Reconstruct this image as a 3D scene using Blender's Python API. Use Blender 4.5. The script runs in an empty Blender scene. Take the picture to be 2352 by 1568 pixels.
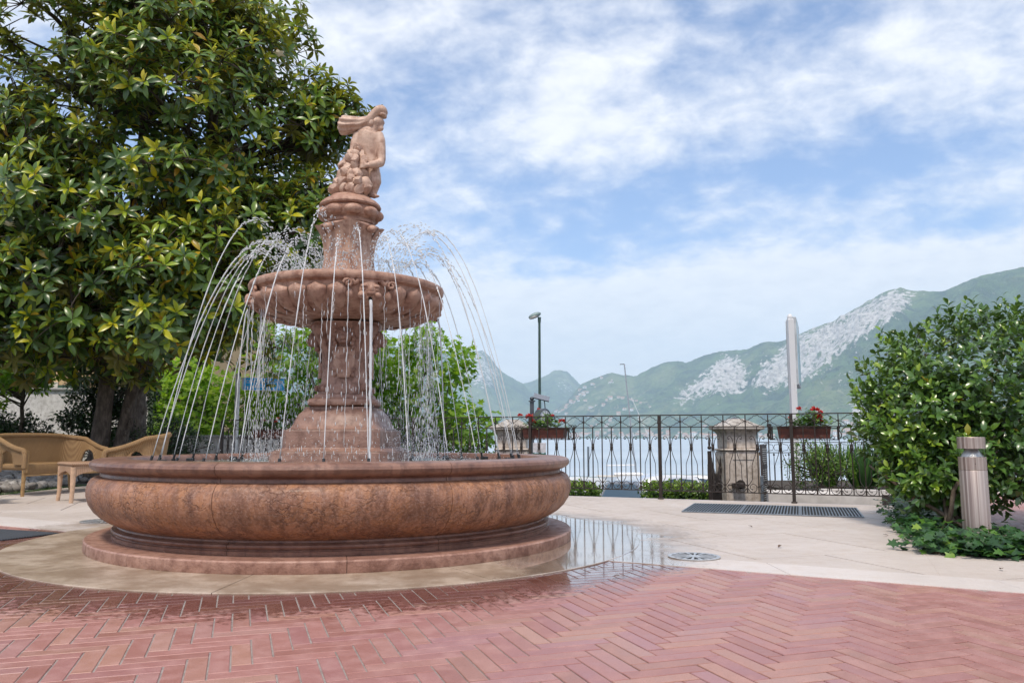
import bpy, bmesh, math, random
import numpy as np
from mathutils import Vector, Matrix, noise as mnoise

random.seed(7); RNG = np.random.default_rng(11)
PI = math.pi; R = math.radians
SC = bpy.context.scene
COL = SC.collection

# ------------------------------------------------------------------ camera
EYE = 0.80
PITCH = R(7.0)
FPX = 1801.0                      # focal length in units of a 2352 px wide frame
cam_d = bpy.data.cameras.new('camera')
cam_d.sensor_width = 36.0
cam_d.lens = FPX / 2352.0 * 36.0
cam_d.clip_start = 0.05; cam_d.clip_end = 60000.0
cam = bpy.data.objects.new('camera', cam_d); COL.objects.link(cam)
cam.location = (0, 0, EYE)
cam.rotation_euler = (R(90) + PITCH, 0, 0)
SC.camera = cam

# ------------------------------------------------------------------ light
SUN_EL, SUN_AZ = 60.0, 196.0      # azimuth clockwise from +Y (behind the viewer, a little left)
world = bpy.data.worlds.new('World'); SC.world = world; world.use_nodes = True
def build_world():
    nt = world.node_tree; nt.nodes.clear()
    N = nt.nodes.new; L = nt.links.new
    out = N('ShaderNodeOutputWorld'); bg = N('ShaderNodeBackground'); bg.inputs['Strength'].default_value = 0.10
    L(bg.outputs[0], out.inputs[0])
    sky = N('ShaderNodeTexSky'); sky.sky_type = 'NISHITA'; sky.sun_disc = False
    sky.sun_elevation = R(SUN_EL); sky.sun_rotation = R(SUN_AZ); sky.altitude = 100; sky.air_density = 1.0; sky.dust_density = 0.6; sky.ozone_density = 2.5
    tc = N('ShaderNodeTexCoord'); sp = N('ShaderNodeSeparateXYZ'); L(tc.outputs['Generated'], sp.inputs[0])
    def M(op, a, b=None, clamp=False):
        m = N('ShaderNodeMath'); m.operation = op; m.use_clamp = clamp
        for i, v in enumerate((a, b)):
            if v is None: continue
            if isinstance(v, (int, float)): m.inputs[i].default_value = v
            else: L(v, m.inputs[i])
        return m.outputs[0]
    z = M('MAXIMUM', sp.outputs['Z'], 0.0)
    zz = M('ADD', z, 0.34)
    cb = N('ShaderNodeCombineXYZ'); L(M('DIVIDE', sp.outputs['X'], zz), cb.inputs[0]); L(M('DIVIDE', sp.outputs['Y'], zz), cb.inputs[1])
    mp = N('ShaderNodeMapping'); mp.inputs['Location'].default_value = (3.1, 7.4, 0.0); mp.inputs['Rotation'].default_value = (0, 0, R(28)); mp.inputs['Scale'].default_value = (1.0, 1.15, 1)
    L(cb.outputs[0], mp.inputs[0])
    def noise(scale, det, rough, dist=0.0):
        n = N('ShaderNodeTexNoise'); n.inputs['Scale'].default_value = scale; n.inputs['Detail'].default_value = det
        n.inputs['Roughness'].default_value = rough; n.inputs['Distortion'].default_value = dist
        L(mp.outputs[0], n.inputs['Vector']); return n.outputs['Fac']
    n1 = noise(2.3, 12, 0.56, 0.15); n2 = noise(12.0, 10, 0.6, 0.2)
    n = M('ADD', M('MULTIPLY', n1, 0.68), M('MULTIPLY', n2, 0.32))
    ramp = N('ShaderNodeValToRGB'); cr = ramp.color_ramp
    stops = [(0.0, 0.90), (0.12, 0.86), (0.19, 0.68), (0.235, 0.475), (0.30, 0.47), (0.36, 0.54), (0.44, 0.575), (1.0, 0.55)]
    while len(cr.elements) < len(stops): cr.elements.new(0.5)
    for e, (p, v) in zip(cr.elements, stops): e.position = p; e.color = (v, v, v, 1)
    L(z, ramp.inputs[0])
    d = M('SUBTRACT', n, M('SUBTRACT', 1.0, ramp.outputs[0]))
    mr = N('ShaderNodeMapRange'); mr.interpolation_type = 'SMOOTHSTEP'
    mr.inputs['From Min'].default_value = -0.10; mr.inputs['From Max'].default_value = 0.16
    L(d, mr.inputs['Value'])
    cm = N('ShaderNodeMixRGB'); L(M('MULTIPLY', M('SUBTRACT', n2, 0.32), 2.6, True), cm.inputs[0]); cm.inputs[1].default_value = (7.8, 7.85, 8.25, 1); cm.inputs[2].default_value = (9.2, 9.1, 9.2, 1)
    sk = N('ShaderNodeMixRGB'); sk.blend_type = 'MULTIPLY'; sk.inputs[0].default_value = 1.0; L(sky.outputs[0], sk.inputs[1]); sk.inputs[2].default_value = (1.14, 1.25, 1.45, 1)
    mix = N('ShaderNodeMixRGB'); L(M('MULTIPLY', mr.outputs[0], 0.94), mix.inputs[0]); L(sk.outputs[0], mix.inputs[1]); L(cm.outputs[0], mix.inputs[2])
    L(mix.outputs[0], bg.inputs['Color'])
build_world()
sun_d = bpy.data.lights.new('sun', 'SUN'); sun_d.energy = 2.6; sun_d.angle = R(10); sun_d.color = (1.0, 0.90, 0.76)
sun = bpy.data.objects.new('sun', sun_d); COL.objects.link(sun)
sun.rotation_euler = Vector((math.sin(R(SUN_AZ)) * math.cos(R(SUN_EL)), math.cos(R(SUN_AZ)) * math.cos(R(SUN_EL)), math.sin(R(SUN_EL)))).to_track_quat('Z', 'Y').to_euler()
sun.location = (0, 0, 30)
SC.view_settings.view_transform = 'Standard'; SC.view_settings.look = 'None'
SC.view_settings.exposure = 0.38; SC.view_settings.gamma = 1.0
SC.render.engine = 'CYCLES'
cy = SC.cycles
cy.use_denoising = True
cy.max_bounces = 10; cy.diffuse_bounces = 3; cy.glossy_bounces = 4; cy.transmission_bounces = 8; cy.transparent_max_bounces = 16; cy.volume_bounces = 1
cy.caustics_reflective = False; cy.caustics_refractive = False
cy.sample_clamp_indirect = 6.0

# ------------------------------------------------------------------ helpers: where things stand
_c, _s = math.cos(PITCH), math.sin(PITCH)
def _ray(x, y):
    u = (x - 1176.0) / FPX; v = (784.0 - y) / FPX
    return (u, _c - v * _s, _s + v * _c)
def ground_at(x, y, z=0.0):
    d = _ray(x, y); t = (z - EYE) / d[2]; return Vector((d[0] * t, d[1] * t, z))
def at_depth(x, y, Y):
    d = _ray(x, y); t = Y / d[1]; return Vector((d[0] * t, Y, EYE + d[2] * t))
def to_pix(X, Y, Z):
    dz = Z - EYE; d = Y * _c + dz * _s
    return (1176.0 + FPX * X / d, 784.0 - FPX * (dz * _c - Y * _s) / d)

# ------------------------------------------------------------------ helpers: objects
def tag(o, label=None, cat=None, group=None, kind=None):
    if label: o['label'] = label
    if cat: o['category'] = cat
    if group: o['group'] = group
    if kind: o['kind'] = kind
    return o
def thing(name, label, cat, loc=(0, 0, 0), rz=0.0, group=None):
    o = bpy.data.objects.new(name, None); COL.objects.link(o)
    o.empty_display_size = 0.1
    o.location = loc; o.rotation_euler = (0, 0, rz)
    return tag(o, label, cat, group)
def link(name, me, parent=None, loc=None, rot=None, scale=None):
    o = bpy.data.objects.new(name, me); COL.objects.link(o)
    if parent: o.parent = parent
    if loc is not None: o.location = loc
    if rot is not None: o.rotation_euler = rot
    if scale is not None: o.scale = scale
    return o
def copy_tree(o, parent=None):
    c = o.copy(); COL.objects.link(c)
    if parent: c.parent = parent
    for ch in list(o.children): copy_tree(ch, c)
    return c

class B:
    """collects shapes, then links them as one mesh object"""
    def __init__(s): s.v = []; s.f = []
    def add(s, vs, fs, M=None):
        o = len(s.v)
        if M is not None: vs = [M @ Vector(p) for p in vs]
        s.v += [tuple(p) for p in vs]; s.f += [tuple(i + o for i in f) for f in fs]; return s
    def box(s, c, size, rz=0.0, M=None, bev=0.0):
        x, y, z = (k / 2 for k in size)
        if bev > 0:
            b = min(bev, x * .9, y * .9, z * .9); vs = []; fs = []
            for zz, i in ((-z, b), (-z + b, 0), (z - b, 0), (z, b)):
                vs += [(-x + i, -y + i, zz), (x - i, -y + i, zz), (x - i, y - i, zz), (-x + i, y - i, zz)]
            fs.append((3, 2, 1, 0)); fs.append((12, 13, 14, 15))
            for k in range(3):
                for j in range(4):
                    a = k * 4 + j; d = k * 4 + (j + 1) % 4; fs.append((a, d, d + 4, a + 4))
        else:
            vs = [(-x, -y, -z), (x, -y, -z), (x, y, -z), (-x, y, -z), (-x, -y, z), (x, -y, z), (x, y, z), (-x, y, z)]
            fs = [(3, 2, 1, 0), (4, 5, 6, 7), (0, 1, 5, 4), (1, 2, 6, 5), (2, 3, 7, 6), (3, 0, 4, 7)]
        T = Matrix.Translation(c) @ Matrix.Rotation(rz, 4, 'Z')
        if M is not None: T = M @ T
        return s.add(vs, fs, T)
    def tube(s, pts, rad, n=6, caps=True, flat=1.0):
        pts = [Vector(p) for p in pts]; m = len(pts)
        rs = rad if hasattr(rad, '__len__') else [rad] * m
        vs = []; fs = []
        t0 = (pts[1] - pts[0]).normalized()
        up = Vector((0, 0, 1)) if abs(t0.z) < 0.9 else Vector((0, 1, 0))
        x = t0.cross(up).normalized()
        for i in range(m):
            t = (pts[min(i + 1, m - 1)] - pts[max(i - 1, 0)])
            t = t.normalized() if t.length > 1e-9 else t0
            x = (x - t * x.dot(t))
            x = x.normalized() if x.length > 1e-6 else t.orthogonal().normalized()
            y = t.cross(x)
            for k in range(n):
                a = 2 * PI * (k + .5) / n
                vs.append(pts[i] + (x * math.cos(a) + y * math.sin(a) * flat) * rs[i])
        for i in range(m - 1):
            for k in range(n):
                a = i * n + k; b = i * n + (k + 1) % n; fs.append((a, b, b + n, a + n))
        if caps: fs.append(tuple(range(n))[::-1]); fs.append(tuple(range((m - 1) * n, m * n)))
        return s.add(vs, fs)
    def lathe(s, prof, n=48, c=(0, 0, 0), a0=0.0, a1=2 * PI, closed=False, shape=None, rot=0.0):
        """prof: list of (r, z). a partial turn gets end caps when closed"""
        full = abs(a1 - a0 - 2 * PI) < 1e-6
        m = len(prof); cols = n if full else n + 1; vs = []; fs = []
        for j in range(cols):
            a = a0 + (a1 - a0) * j / n
            k = shape(a) if shape else 1.0
            for r, z in prof: vs.append((c[0] + r * k * math.cos(a + rot), c[1] + r * k * math.sin(a + rot), c[2] + z))
        rows = m if closed else m - 1
        for j in range(n):
            j2 = (j + 1) % cols
            for i in range(rows):
                i2 = (i + 1) % m
                fs.append((j * m + i, j2 * m + i, j2 * m + i2, j * m + i2))
        if closed and not full:
            fs.append(tuple(range(m))); fs.append(tuple(range(n * m, n * m + m))[::-1])
        return s.add(vs, fs)
    def ball(s, c, r, nu=10, nv=6, M=None):
        rx, ry, rz = (r, r, r) if not hasattr(r, '__len__') else r
        vs = [(0, 0, rz)]; fs = []
        for i in range(1, nv):
            p = PI * i / nv
            for j in range(nu):
                a = 2 * PI * j / nu; vs.append((rx * math.sin(p) * math.cos(a), ry * math.sin(p) * math.sin(a), rz * math.cos(p)))
        vs.append((0, 0, -rz)); last = len(vs) - 1
        for j in range(nu): fs.append((0, 1 + j, 1 + (j + 1) % nu)); fs.append((last, 1 + (nv - 2) * nu + (j + 1) % nu, 1 + (nv - 2) * nu + j))
        for i in range(nv - 2):
            for j in range(nu):
                a = 1 + i * nu + j; b = 1 + i * nu + (j + 1) % nu; fs.append((a, a + nu, b + nu, b))
        T = Matrix.Translation(c)
        if M is not None: T = T @ M
        return s.add(vs, fs, T)
    def prism(s, poly, z0, z1, bev=0.0):
        n = len(poly)
        a = sum(poly[i][0] * poly[(i + 1) % n][1] - poly[(i + 1) % n][0] * poly[i][1] for i in range(n))
        if a < 0: poly = poly[::-1]
        cx = sum(p[0] for p in poly) / n; cy_ = sum(p[1] for p in poly) / n
        vs = [(p[0], p[1], z0) for p in poly]
        if bev > 0:
            vs += [(p[0], p[1], z1 - bev) for p in poly]
            for p in poly:
                d = math.hypot(p[0] - cx, p[1] - cy_) or 1; k = max(0.0, 1 - bev * 1.3 / d)
                vs.append((cx + (p[0] - cx) * k, cy_ + (p[1] - cy_) * k, z1))
            L_ = 3
        else:
            vs += [(p[0], p[1], z1) for p in poly]; L_ = 2
        fs = [tuple(range(n))[::-1], tuple(range((L_ - 1) * n, L_ * n))]
        for k in range(L_ - 1):
            for i in range(n): j = (i + 1) % n; fs.append((k * n + i, k * n + j, k * n + n + j, k * n + n + i))
        return s.add(vs, fs)
    def grid(s, fn, nu, nv, wrap=False):
        vs = [fn(i / (nu if wrap else nu - 1), j / (nv - 1)) for i in range(nu) for j in range(nv)]; fs = []
        for i in range(nu if wrap else nu - 1):
            for j in range(nv - 1):
                a = i * nv + j; b = ((i + 1) % nu) * nv + j; fs.append((a, b, b + 1, a + 1))
        return s.add(vs, fs)
    def mesh(s, name, mat, smooth=None, off=None):
        me = bpy.data.meshes.new(name)
        vs = s.v if off is None else [(p[0] - off[0], p[1] - off[1], p[2] - off[2]) for p in s.v]
        me.from_pydata(vs, [], s.f); me.update()
        if mat is not None:
            for m_ in (mat if isinstance(mat, (list, tuple)) else [mat]): me.materials.append(m_)
        if smooth is not None:
            me.polygons.foreach_set('use_smooth', [True] * len(me.polygons))
            if smooth < 179: me.set_sharp_from_angle(angle=R(smooth))
        return me
    def build(s, name, mat, parent=None, smooth=None, off=None, **kw):
        return link(name, s.mesh(name, mat, smooth, off), parent, **kw)
def fix_normals(o):
    bm = bmesh.new(); bm.from_mesh(o.data); bmesh.ops.recalc_face_normals(bm, faces=bm.faces); bm.to_mesh(o.data); bm.free(); return o

# ------------------------------------------------------------------ helpers: materials
class Mat:
    def __init__(s, name):
        s.m = bpy.data.materials.new(name); s.m.use_nodes = True; s.nt = s.m.node_tree
        s.b = s.nt.nodes['Principled BSDF']; s.out = s.nt.nodes['Material Output']; s._co = {}
    def n(s, t, **kw):
        x = s.nt.nodes.new(t)
        for k, v in kw.items(): setattr(x, k, v)
        return x
    def set(s, inp, v, node=None):
        i = (node or s.b).inputs[inp]
        if hasattr(v, 'is_output') or isinstance(v, bpy.types.NodeSocket): s.nt.links.new(v, i)
        elif isinstance(v, (tuple, list)) and len(v) == 3 and i.type == 'RGBA': i.default_value = (*v, 1)
        else: i.default_value = v
        return s
    def co(s, kind='Object'):
        if kind not in s._co:
            if kind == 'World': s._co[kind] = s.n('ShaderNodeNewGeometry').outputs['Position']
            else: s._co[kind] = s.n('ShaderNodeTexCoord').outputs[kind]
        return s._co[kind]
    def mapped(s, kind, scale=(1, 1, 1), rot=(0, 0, 0), loc=(0, 0, 0)):
        x = s.n('ShaderNodeMapping'); s.nt.links.new(s.co(kind), x.inputs[0])
        x.inputs['Scale'].default_value = scale; x.inputs['Rotation'].default_value = rot; x.inputs['Location'].default_value = loc
        return x.outputs[0]
    def noise(s, scale, det=4, rough=.55, vec=None, kind='Object', dist=0.0, out='Fac'):
        x = s.n('ShaderNodeTexNoise'); x.inputs['Scale'].default_value = scale; x.inputs['Detail'].default_value = det
        x.inputs['Roughness'].default_value = rough; x.inputs['Distortion'].default_value = dist
        s.nt.links.new(vec if vec is not None else s.co(kind), x.inputs['Vector']); return x.outputs[out]
    def vor(s, scale, feature='DISTANCE_TO_EDGE', vec=None, kind='Object', out='Distance', rnd=1.0):
        x = s.n('ShaderNodeTexVoronoi', feature=feature); x.inputs['Scale'].default_value = scale; x.inputs['Randomness'].default_value = rnd
        s.nt.links.new(vec if vec is not None else s.co(kind), x.inputs['Vector']); return x.outputs[out]
    def math(s, op, a, b=0.0, clamp=False):
        x = s.n('ShaderNodeMath', operation=op, use_clamp=clamp); s.set(0, a, x); s.set(1, b, x); return x.outputs[0]
    def rng(s, v, a, b, c=0.0, d=1.0, smooth=True):
        x = s.n('ShaderNodeMapRange'); x.interpolation_type = 'SMOOTHSTEP' if smooth else 'LINEAR'
        s.set('Value', v, x); s.set('From Min', a, x); s.set('From Max', b, x); s.set('To Min', c, x); s.set('To Max', d, x); return x.outputs[0]
    def mix(s, f, a, b, mode='MIX'):
        x = s.n('ShaderNodeMixRGB', blend_type=mode); s.set(0, f, x)
        for i, v in ((1, a), (2, b)): s.set(i, v, x)
        return x.outputs[0]
    def ramp(s, v, stops):
        x = s.n('ShaderNodeValToRGB'); cr = x.color_ramp
        while len(cr.elements) < len(stops): cr.elements.new(.5)
        for e, (p, c) in zip(cr.elements, stops): e.position = p; e.color = (*c, 1)
        s.nt.links.new(v, x.inputs[0]); return x.outputs[0]
    def attr(s, name): return s.n('ShaderNodeAttribute', attribute_name=name).outputs['Fac']
    def bump(s, h, strength=.3, dist=.01):
        x = s.n('ShaderNodeBump'); x.inputs['Strength'].default_value = strength; x.inputs['Distance'].default_value = dist
        s.nt.links.new(h, x.inputs['Height']); s.nt.links.new(x.outputs[0], s.b.inputs['Normal']); return s
    def rnd(s): return s.n('ShaderNodeObjectInfo').outputs['Random']
    def sep(s, v, k):
        x = s.n('ShaderNodeSeparateXYZ'); s.nt.links.new(v, x.inputs[0]); return x.outputs[k]
    def vdist(s, centre, scale=(1, 1, 1), kind='World'):
        v = s.n('ShaderNodeVectorMath', operation='SUBTRACT'); s.nt.links.new(s.co(kind), v.inputs[0]); v.inputs[1].default_value = centre
        w = s.n('ShaderNodeVectorMath', operation='MULTIPLY'); s.nt.links.new(v.outputs[0], w.inputs[0]); w.inputs[1].default_value = scale
        l = s.n('ShaderNodeVectorMath', operation='LENGTH'); s.nt.links.new(w.outputs[0], l.inputs[0]); return l.outputs['Value']

def simple(name, col, rough=.6, metal=0.0, var=.15, scale=12.0, bump=0.0, coat=0.0, spec=.5):
    m = Mat(name); f = m.noise(scale, 4)
    dark = tuple(c * (1 - var) for c in col); lite = tuple(min(1, c * (1 + var)) for c in col)
    m.set('Base Color', m.mix(m.rng(f, .3, .7), dark, lite)).set('Roughness', m.rng(f, .2, .8, rough * .85, min(1, rough * 1.15))).set('Metallic', metal).set('Coat Weight', coat).set('Specular IOR Level', spec)
    if bump: m.bump(m.noise(scale * 4, 5), bump, .01)
    return m.m

FC = Vector((-1.4, 6.6, 0.0))      # the fountain stands here

def wet_fields(m):
    """how wet the ground is around the fountain: splashed ring and the film of water that runs off to the right"""
    d = m.vdist((FC.x, FC.y, 0), (1, 1, 0))
    nz = m.noise(1.7, 5, .62, kind='World'); nf = m.noise(26.0, 3, .6, kind='World')
    ring = m.rng(m.math('ADD', d, m.math('ADD', m.math('MULTIPLY', m.math('SUBTRACT', nz, .5), -.7), m.math('MULTIPLY', m.math('SUBTRACT', nf, .5), -1.0))), 2.74, 3.04, 1.0, 0.0)
    e = m.vdist((0.42, 6.35, 0), (1 / .88, 1 / 2.2, 0))
    film = m.rng(m.math('ADD', e, m.math('ADD', m.math('MULTIPLY', m.math('SUBTRACT', nz, .5), -.9), m.math('MULTIPLY', m.math('SUBTRACT', nf, .5), -.12))), .66, 1.06, 1.0, 0.0)
    return ring, film, d, nz, nf

def mat_marble():
    m = Mat('rosso_marble')
    v = m.co('World')
    big = m.noise(2.2, 6, .6, kind='World'); mid = m.noise(9, 6, .62, kind='World'); fine = m.noise(60, 4, .6, kind='World')
    col = m.mix(m.rng(big, .3, .7), (.29, .13, .072), (.43, .225, .14))
    col = m.mix(m.rng(mid, .36, .68, 0, .75), col, (.37, .165, .07))
    warp = m.n('ShaderNodeVectorMath', operation='ADD'); m.nt.links.new(v, warp.inputs[0])
    nc = m.noise(7, 4, .6, kind='World', out='Color'); sc = m.n('ShaderNodeVectorMath', operation='SCALE'); m.nt.links.new(nc, sc.inputs[0]); sc.inputs['Scale'].default_value = .16
    m.nt.links.new(sc.outputs[0], warp.inputs[1])
    mp = m.n('ShaderNodeMapping'); m.nt.links.new(warp.outputs[0], mp.inputs[0]); mp.inputs['Scale'].default_value = (1, 1, 2.6)
    e = m.vor(10.0, vec=mp.outputs[0]); crack = m.math('MULTIPLY', m.rng(e, .0, .07, 1, 0), m.rng(m.noise(4.5, 3, kind='World'), .38, .62))
    e2 = m.vor(24.0, vec=mp.outputs[0]); crack2 = m.math('MULTIPLY', m.rng(e2, .0, .10, 1, 0), m.rng(m.noise(3.0, 3, kind='World'), .42, .68))
    col = m.mix(m.math('MULTIPLY', crack, .62), col, (.06, .02, .012))
    col = m.mix(m.math('MULTIPLY', crack2, .62), col, (.085, .03, .018))
    # run-down stains under the rim
    st = m.noise(1.0, 5, .65, vec=m.mapped('World', (14, 14, 1.1)))
    col = m.mix(m.math('MULTIPLY', m.rng(st, .46, .64), .58), col, (.12, .05, .030))
    st3 = m.noise(1.0, 4, .6, vec=m.mapped('World', (5, 5, .8)))
    col = m.mix(m.math('MULTIPLY', m.rng(st3, .47, .64), .6), col, (.13, .06, .042))
    bl = m.noise(24, 5, .7, vec=m.mapped('World', (1, 1, .55)))
    col = m.mix(m.rng(bl, .50, .66, 0, .6), col, (.10, .040, .024))
    col = m.mix(m.math('MULTIPLY', m.rng(fine, .45, .7), .22), col, (.62, .42, .34))
    m.set('Base Color', col).set('Roughness', m.rng(mid, .3, .7, .46, .68)).set('Coat Weight', .04).set('Coat Roughness', .15)
    m.bump(m.math('SUBTRACT', m.math('ADD', m.math('MULTIPLY', fine, .4), m.math('MULTIPLY', mid, .6)), m.math('MULTIPLY', crack, .6)), .5, .014)
    return m.m
def mat_carved(name='weathered_rose_stone', base=(.40, .225, .16), lite=(.53, .335, .25), dark=(.22, .10, .066), coat=0.0):
    m = Mat(name)
    big = m.noise(3.0, 6, .6, kind='World'); mid = m.noise(14, 6, .62, kind='World'); fine = m.noise(75, 4, .6, kind='World')
    st = m.noise(1.0, 5, .65, vec=m.mapped('World', (17, 17, 2.2)))
    col = m.mix(m.rng(big, .3, .7), base, lite)
    col = m.mix(m.rng(mid, .42, .68, 0, .75), col, dark)
    col = m.mix(m.math('MULTIPLY', m.rng(st, .5, .75), .5), col, dark)
    m.set('Base Color', col).set('Roughness', m.rng(mid, .3, .7, .42, .68)).set('Coat Weight', coat).set('Coat Roughness', .42)
    m.bump(m.math('ADD', m.math('MULTIPLY', fine, .6), mid), .6, .012)
    return m.m
def mat_slab(name, a, b, stain=(.30, .23, .17), wetcol=(.26, .18, .125), stainw=.18):
    m = Mat(name)
    ring, film, d, nz, nf = wet_fields(m)
    big = m.noise(.9, 6, .62, kind='World'); mid = m.noise(7, 5, .6, kind='World'); grain = m.noise(150, 3, .6, kind='World')
    brush = m.noise(1.0, 4, .6, vec=m.mapped('World', (3, 26, 1), (0, 0, R(23))))
    col = m.mix(m.rng(big, .3, .7), a, b)
    col = m.mix(m.math('MULTIPLY', m.rng(brush, .45, .75), .16), col, stain)
    col = m.mix(m.math('MULTIPLY', m.rng(mid, .46, .68), stainw), col, stain)
    col = m.mix(m.math('MULTIPLY', m.rng(grain, .48, .68), .34), col, stain)
    rv = m.n('ShaderNodeObjectInfo').outputs['Random']
    col = m.mix(m.math('MULTIPLY', rv, .10), col, stain)
    col = m.mix(m.math('MULTIPLY', m.math('MULTIPLY', ring, m.rng(m.noise(2.6, 5, .65, kind='World'), .36, .62, .12, 1)), .72), col, wetcol)
    col = m.mix(m.math('MULTIPLY', film, .22), col, (.28, .24, .21))
    m.set('Base Color', col)
    dry = m.rng(mid, .3, .7, .42, .62)
    rough = m.mix(film, m.mix(m.math('MULTIPLY', ring, .6), dry, (.34, .34, .34)), (.12, .12, .12))
    m.set('Roughness', rough).set('Coat Weight', m.math('MAXIMUM', film, m.math('MULTIPLY', ring, .25))).set('Coat Roughness', m.rng(film, 0, 1, .25, .05)).set('Coat IOR', 1.5)
    h = m.math('MULTIPLY', m.math('ADD', m.math('MULTIPLY', grain, .25), m.math('MULTIPLY', mid, .4)), m.rng(film, 0, 1, 1, .25))
    m.bump(h, .22, .004)
    return m.m
def mat_brick():
    m = Mat('red_paving_brick')
    ring, film, d, nz, nf = wet_fields(m)
    r = m.math('FRACT', m.math('ADD', m.rnd(), m.attr('rnd')))
    col = m.ramp(r, [(0, (.30, .128, .108)), (.22, (.375, .172, .15)), (.45, (.33, .148, .142)), (.62, (.40, .205, .155)), (.78, (.35, .17, .175)), (.9, (.41, .23, .18)), (1, (.28, .115, .095))])
    mid = m.noise(10, 5, .6, kind='World'); grain = m.noise(220, 3, .6, kind='World'); big = m.noise(1.3, 4, kind='World')
    col = m.mix(m.math('MULTIPLY', m.rng(mid, .42, .7), .35), col, (.50, .29, .26))
    col = m.mix(m.math('MULTIPLY', m.rng(grain, .48, .68), .40), col, (.17, .07, .06))
    dot = m.math('MULTIPLY', m.rng(m.vor(34, 'F1', kind='World'), .10, .17, 1, 0), m.rng(d, 2.6, 3.5, .85, 0))
    wet = m.math('MAXIMUM', ring, m.math('MAXIMUM', dot, m.math('MULTIPLY', film, .8)))
    dk = m.mix(1.0, col, (.36, .27, .25), 'MULTIPLY')
    col = m.mix(m.math('MULTIPLY', wet, .85), col, dk)
    m.set('Base Color', col)
    m.set('Roughness', m.mix(m.math('MAXIMUM', film, m.math('MULTIPLY', ring, .55)), m.rng(mid, .3, .7, .36, .56), (.10, .10, .10)))
    m.set('Coat Weight', m.math('MAXIMUM', film, m.math('MULTIPLY', ring, .35))).set('Coat Roughness', m.rng(film, 0, 1, .2, .04)).set('Specular IOR Level', .6)
    m.bump(m.math('MULTIPLY', m.math('ADD', m.math('MULTIPLY', grain, .5), mid), m.rng(wet, 0, 1, 1, .35)), .16, .004)
    return m.m
def mat_leaf(name, stops, under=None, rough=.35, trans=.25, spec=.5, coat=0.0):
    m = Mat(name)
    t = m.attr('tone'); nz = m.noise(30, 2)
    col = m.ramp(t, stops)
    col = m.mix(m.rng(nz, .3, .7, 0, .25), col, m.mix(1.0, col, (.6, .7, .5), 'MULTIPLY'))
    if under is not None:
        g = m.n('ShaderNodeNewGeometry').outputs['Backfacing']
        col = m.mix(m.math('MULTIPLY', g, .75), col, under)
    m.set('Base Color', col).set('Roughness', rough).set('Specular IOR Level', spec).set('Coat Weight', coat).set('Coat Roughness', .2)
    tr = m.n('ShaderNodeBsdfTranslucent'); m.set('Color', m.mix(1.0, col, (1.0, 1.15, .55), 'MULTIPLY'), tr)
    mx = m.n('ShaderNodeMixShader'); mx.inputs[0].default_value = trans
    m.nt.links.new(m.b.outputs[0], mx.inputs[1]); m.nt.links.new(tr.outputs[0], mx.inputs[2]); m.nt.links.new(mx.outputs[0], m.out.inputs[0])
    return m.m
def mat_water_drop():
    m = Mat('clear_water')
    m.set('Base Color', (.97, .985, 1)).set('Roughness', .03).set('IOR', 1.33).set('Transmission Weight', 1.0)
    df = m.n('ShaderNodeBsdfDiffuse'); m.set('Color', (.93, .95, .98), df)
    mx = m.n('ShaderNodeMixShader'); mx.inputs[0].default_value = .60
    m.nt.links.new(m.b.outputs[0], mx.inputs[1]); m.nt.links.new(df.outputs[0], mx.inputs[2]); m.nt.links.new(mx.outputs[0], m.out.inputs[0])
    return m.m
def mat_bark(name='dark_bark', a=(.05, .038, .03), b=(.13, .105, .085)):
    m = Mat(name)
    v = m.mapped('Object', (1, 1, .35)); n1 = m.noise(16, 6, .65, vec=v); n2 = m.noise(5, 3)
    m.set('Base Color', m.mix(m.rng(n1, .35, .7), a, b)).set('Roughness', .9)
    m.bump(m.math('ADD', n1, m.math('MULTIPLY', n2, .6)), .7, .03)
    return m.m
def mat_wicker(name, a, b):
    m = Mat(name)
    v = m.co('Object')
    w = m.n('ShaderNodeTexWave', wave_type='BANDS', bands_direction='Z'); w.inputs['Scale'].default_value = 26; w.inputs['Distortion'].default_value = 1.2; w.inputs['Detail'].default_value = 1; w.inputs['Detail Scale'].default_value = 9
    m.nt.links.new(v, w.inputs['Vector'])
    w2 = m.n('ShaderNodeTexWave', wave_type='BANDS', bands_direction='DIAGONAL'); w2.inputs['Scale'].default_value = 30; w2.inputs['Distortion'].default_value = .5
    m.nt.links.new(m.mapped('Object', (1, 1, .02)), w2.inputs['Vector'])
    h = m.math('ADD', m.math('MULTIPLY', w.outputs['Fac'], .7), m.math('MULTIPLY', w2.outputs['Fac'], .35))
    big = m.noise(5, 4)
    col = m.mix(m.rng(h, .25, .95), a, b); col = m.mix(m.math('MULTIPLY', m.rng(big, .4, .7), .3), col, a)
    m.set('Base Color', col).set('Roughness', .5); m.bump(h, .8, .01)
    return m.m
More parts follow.
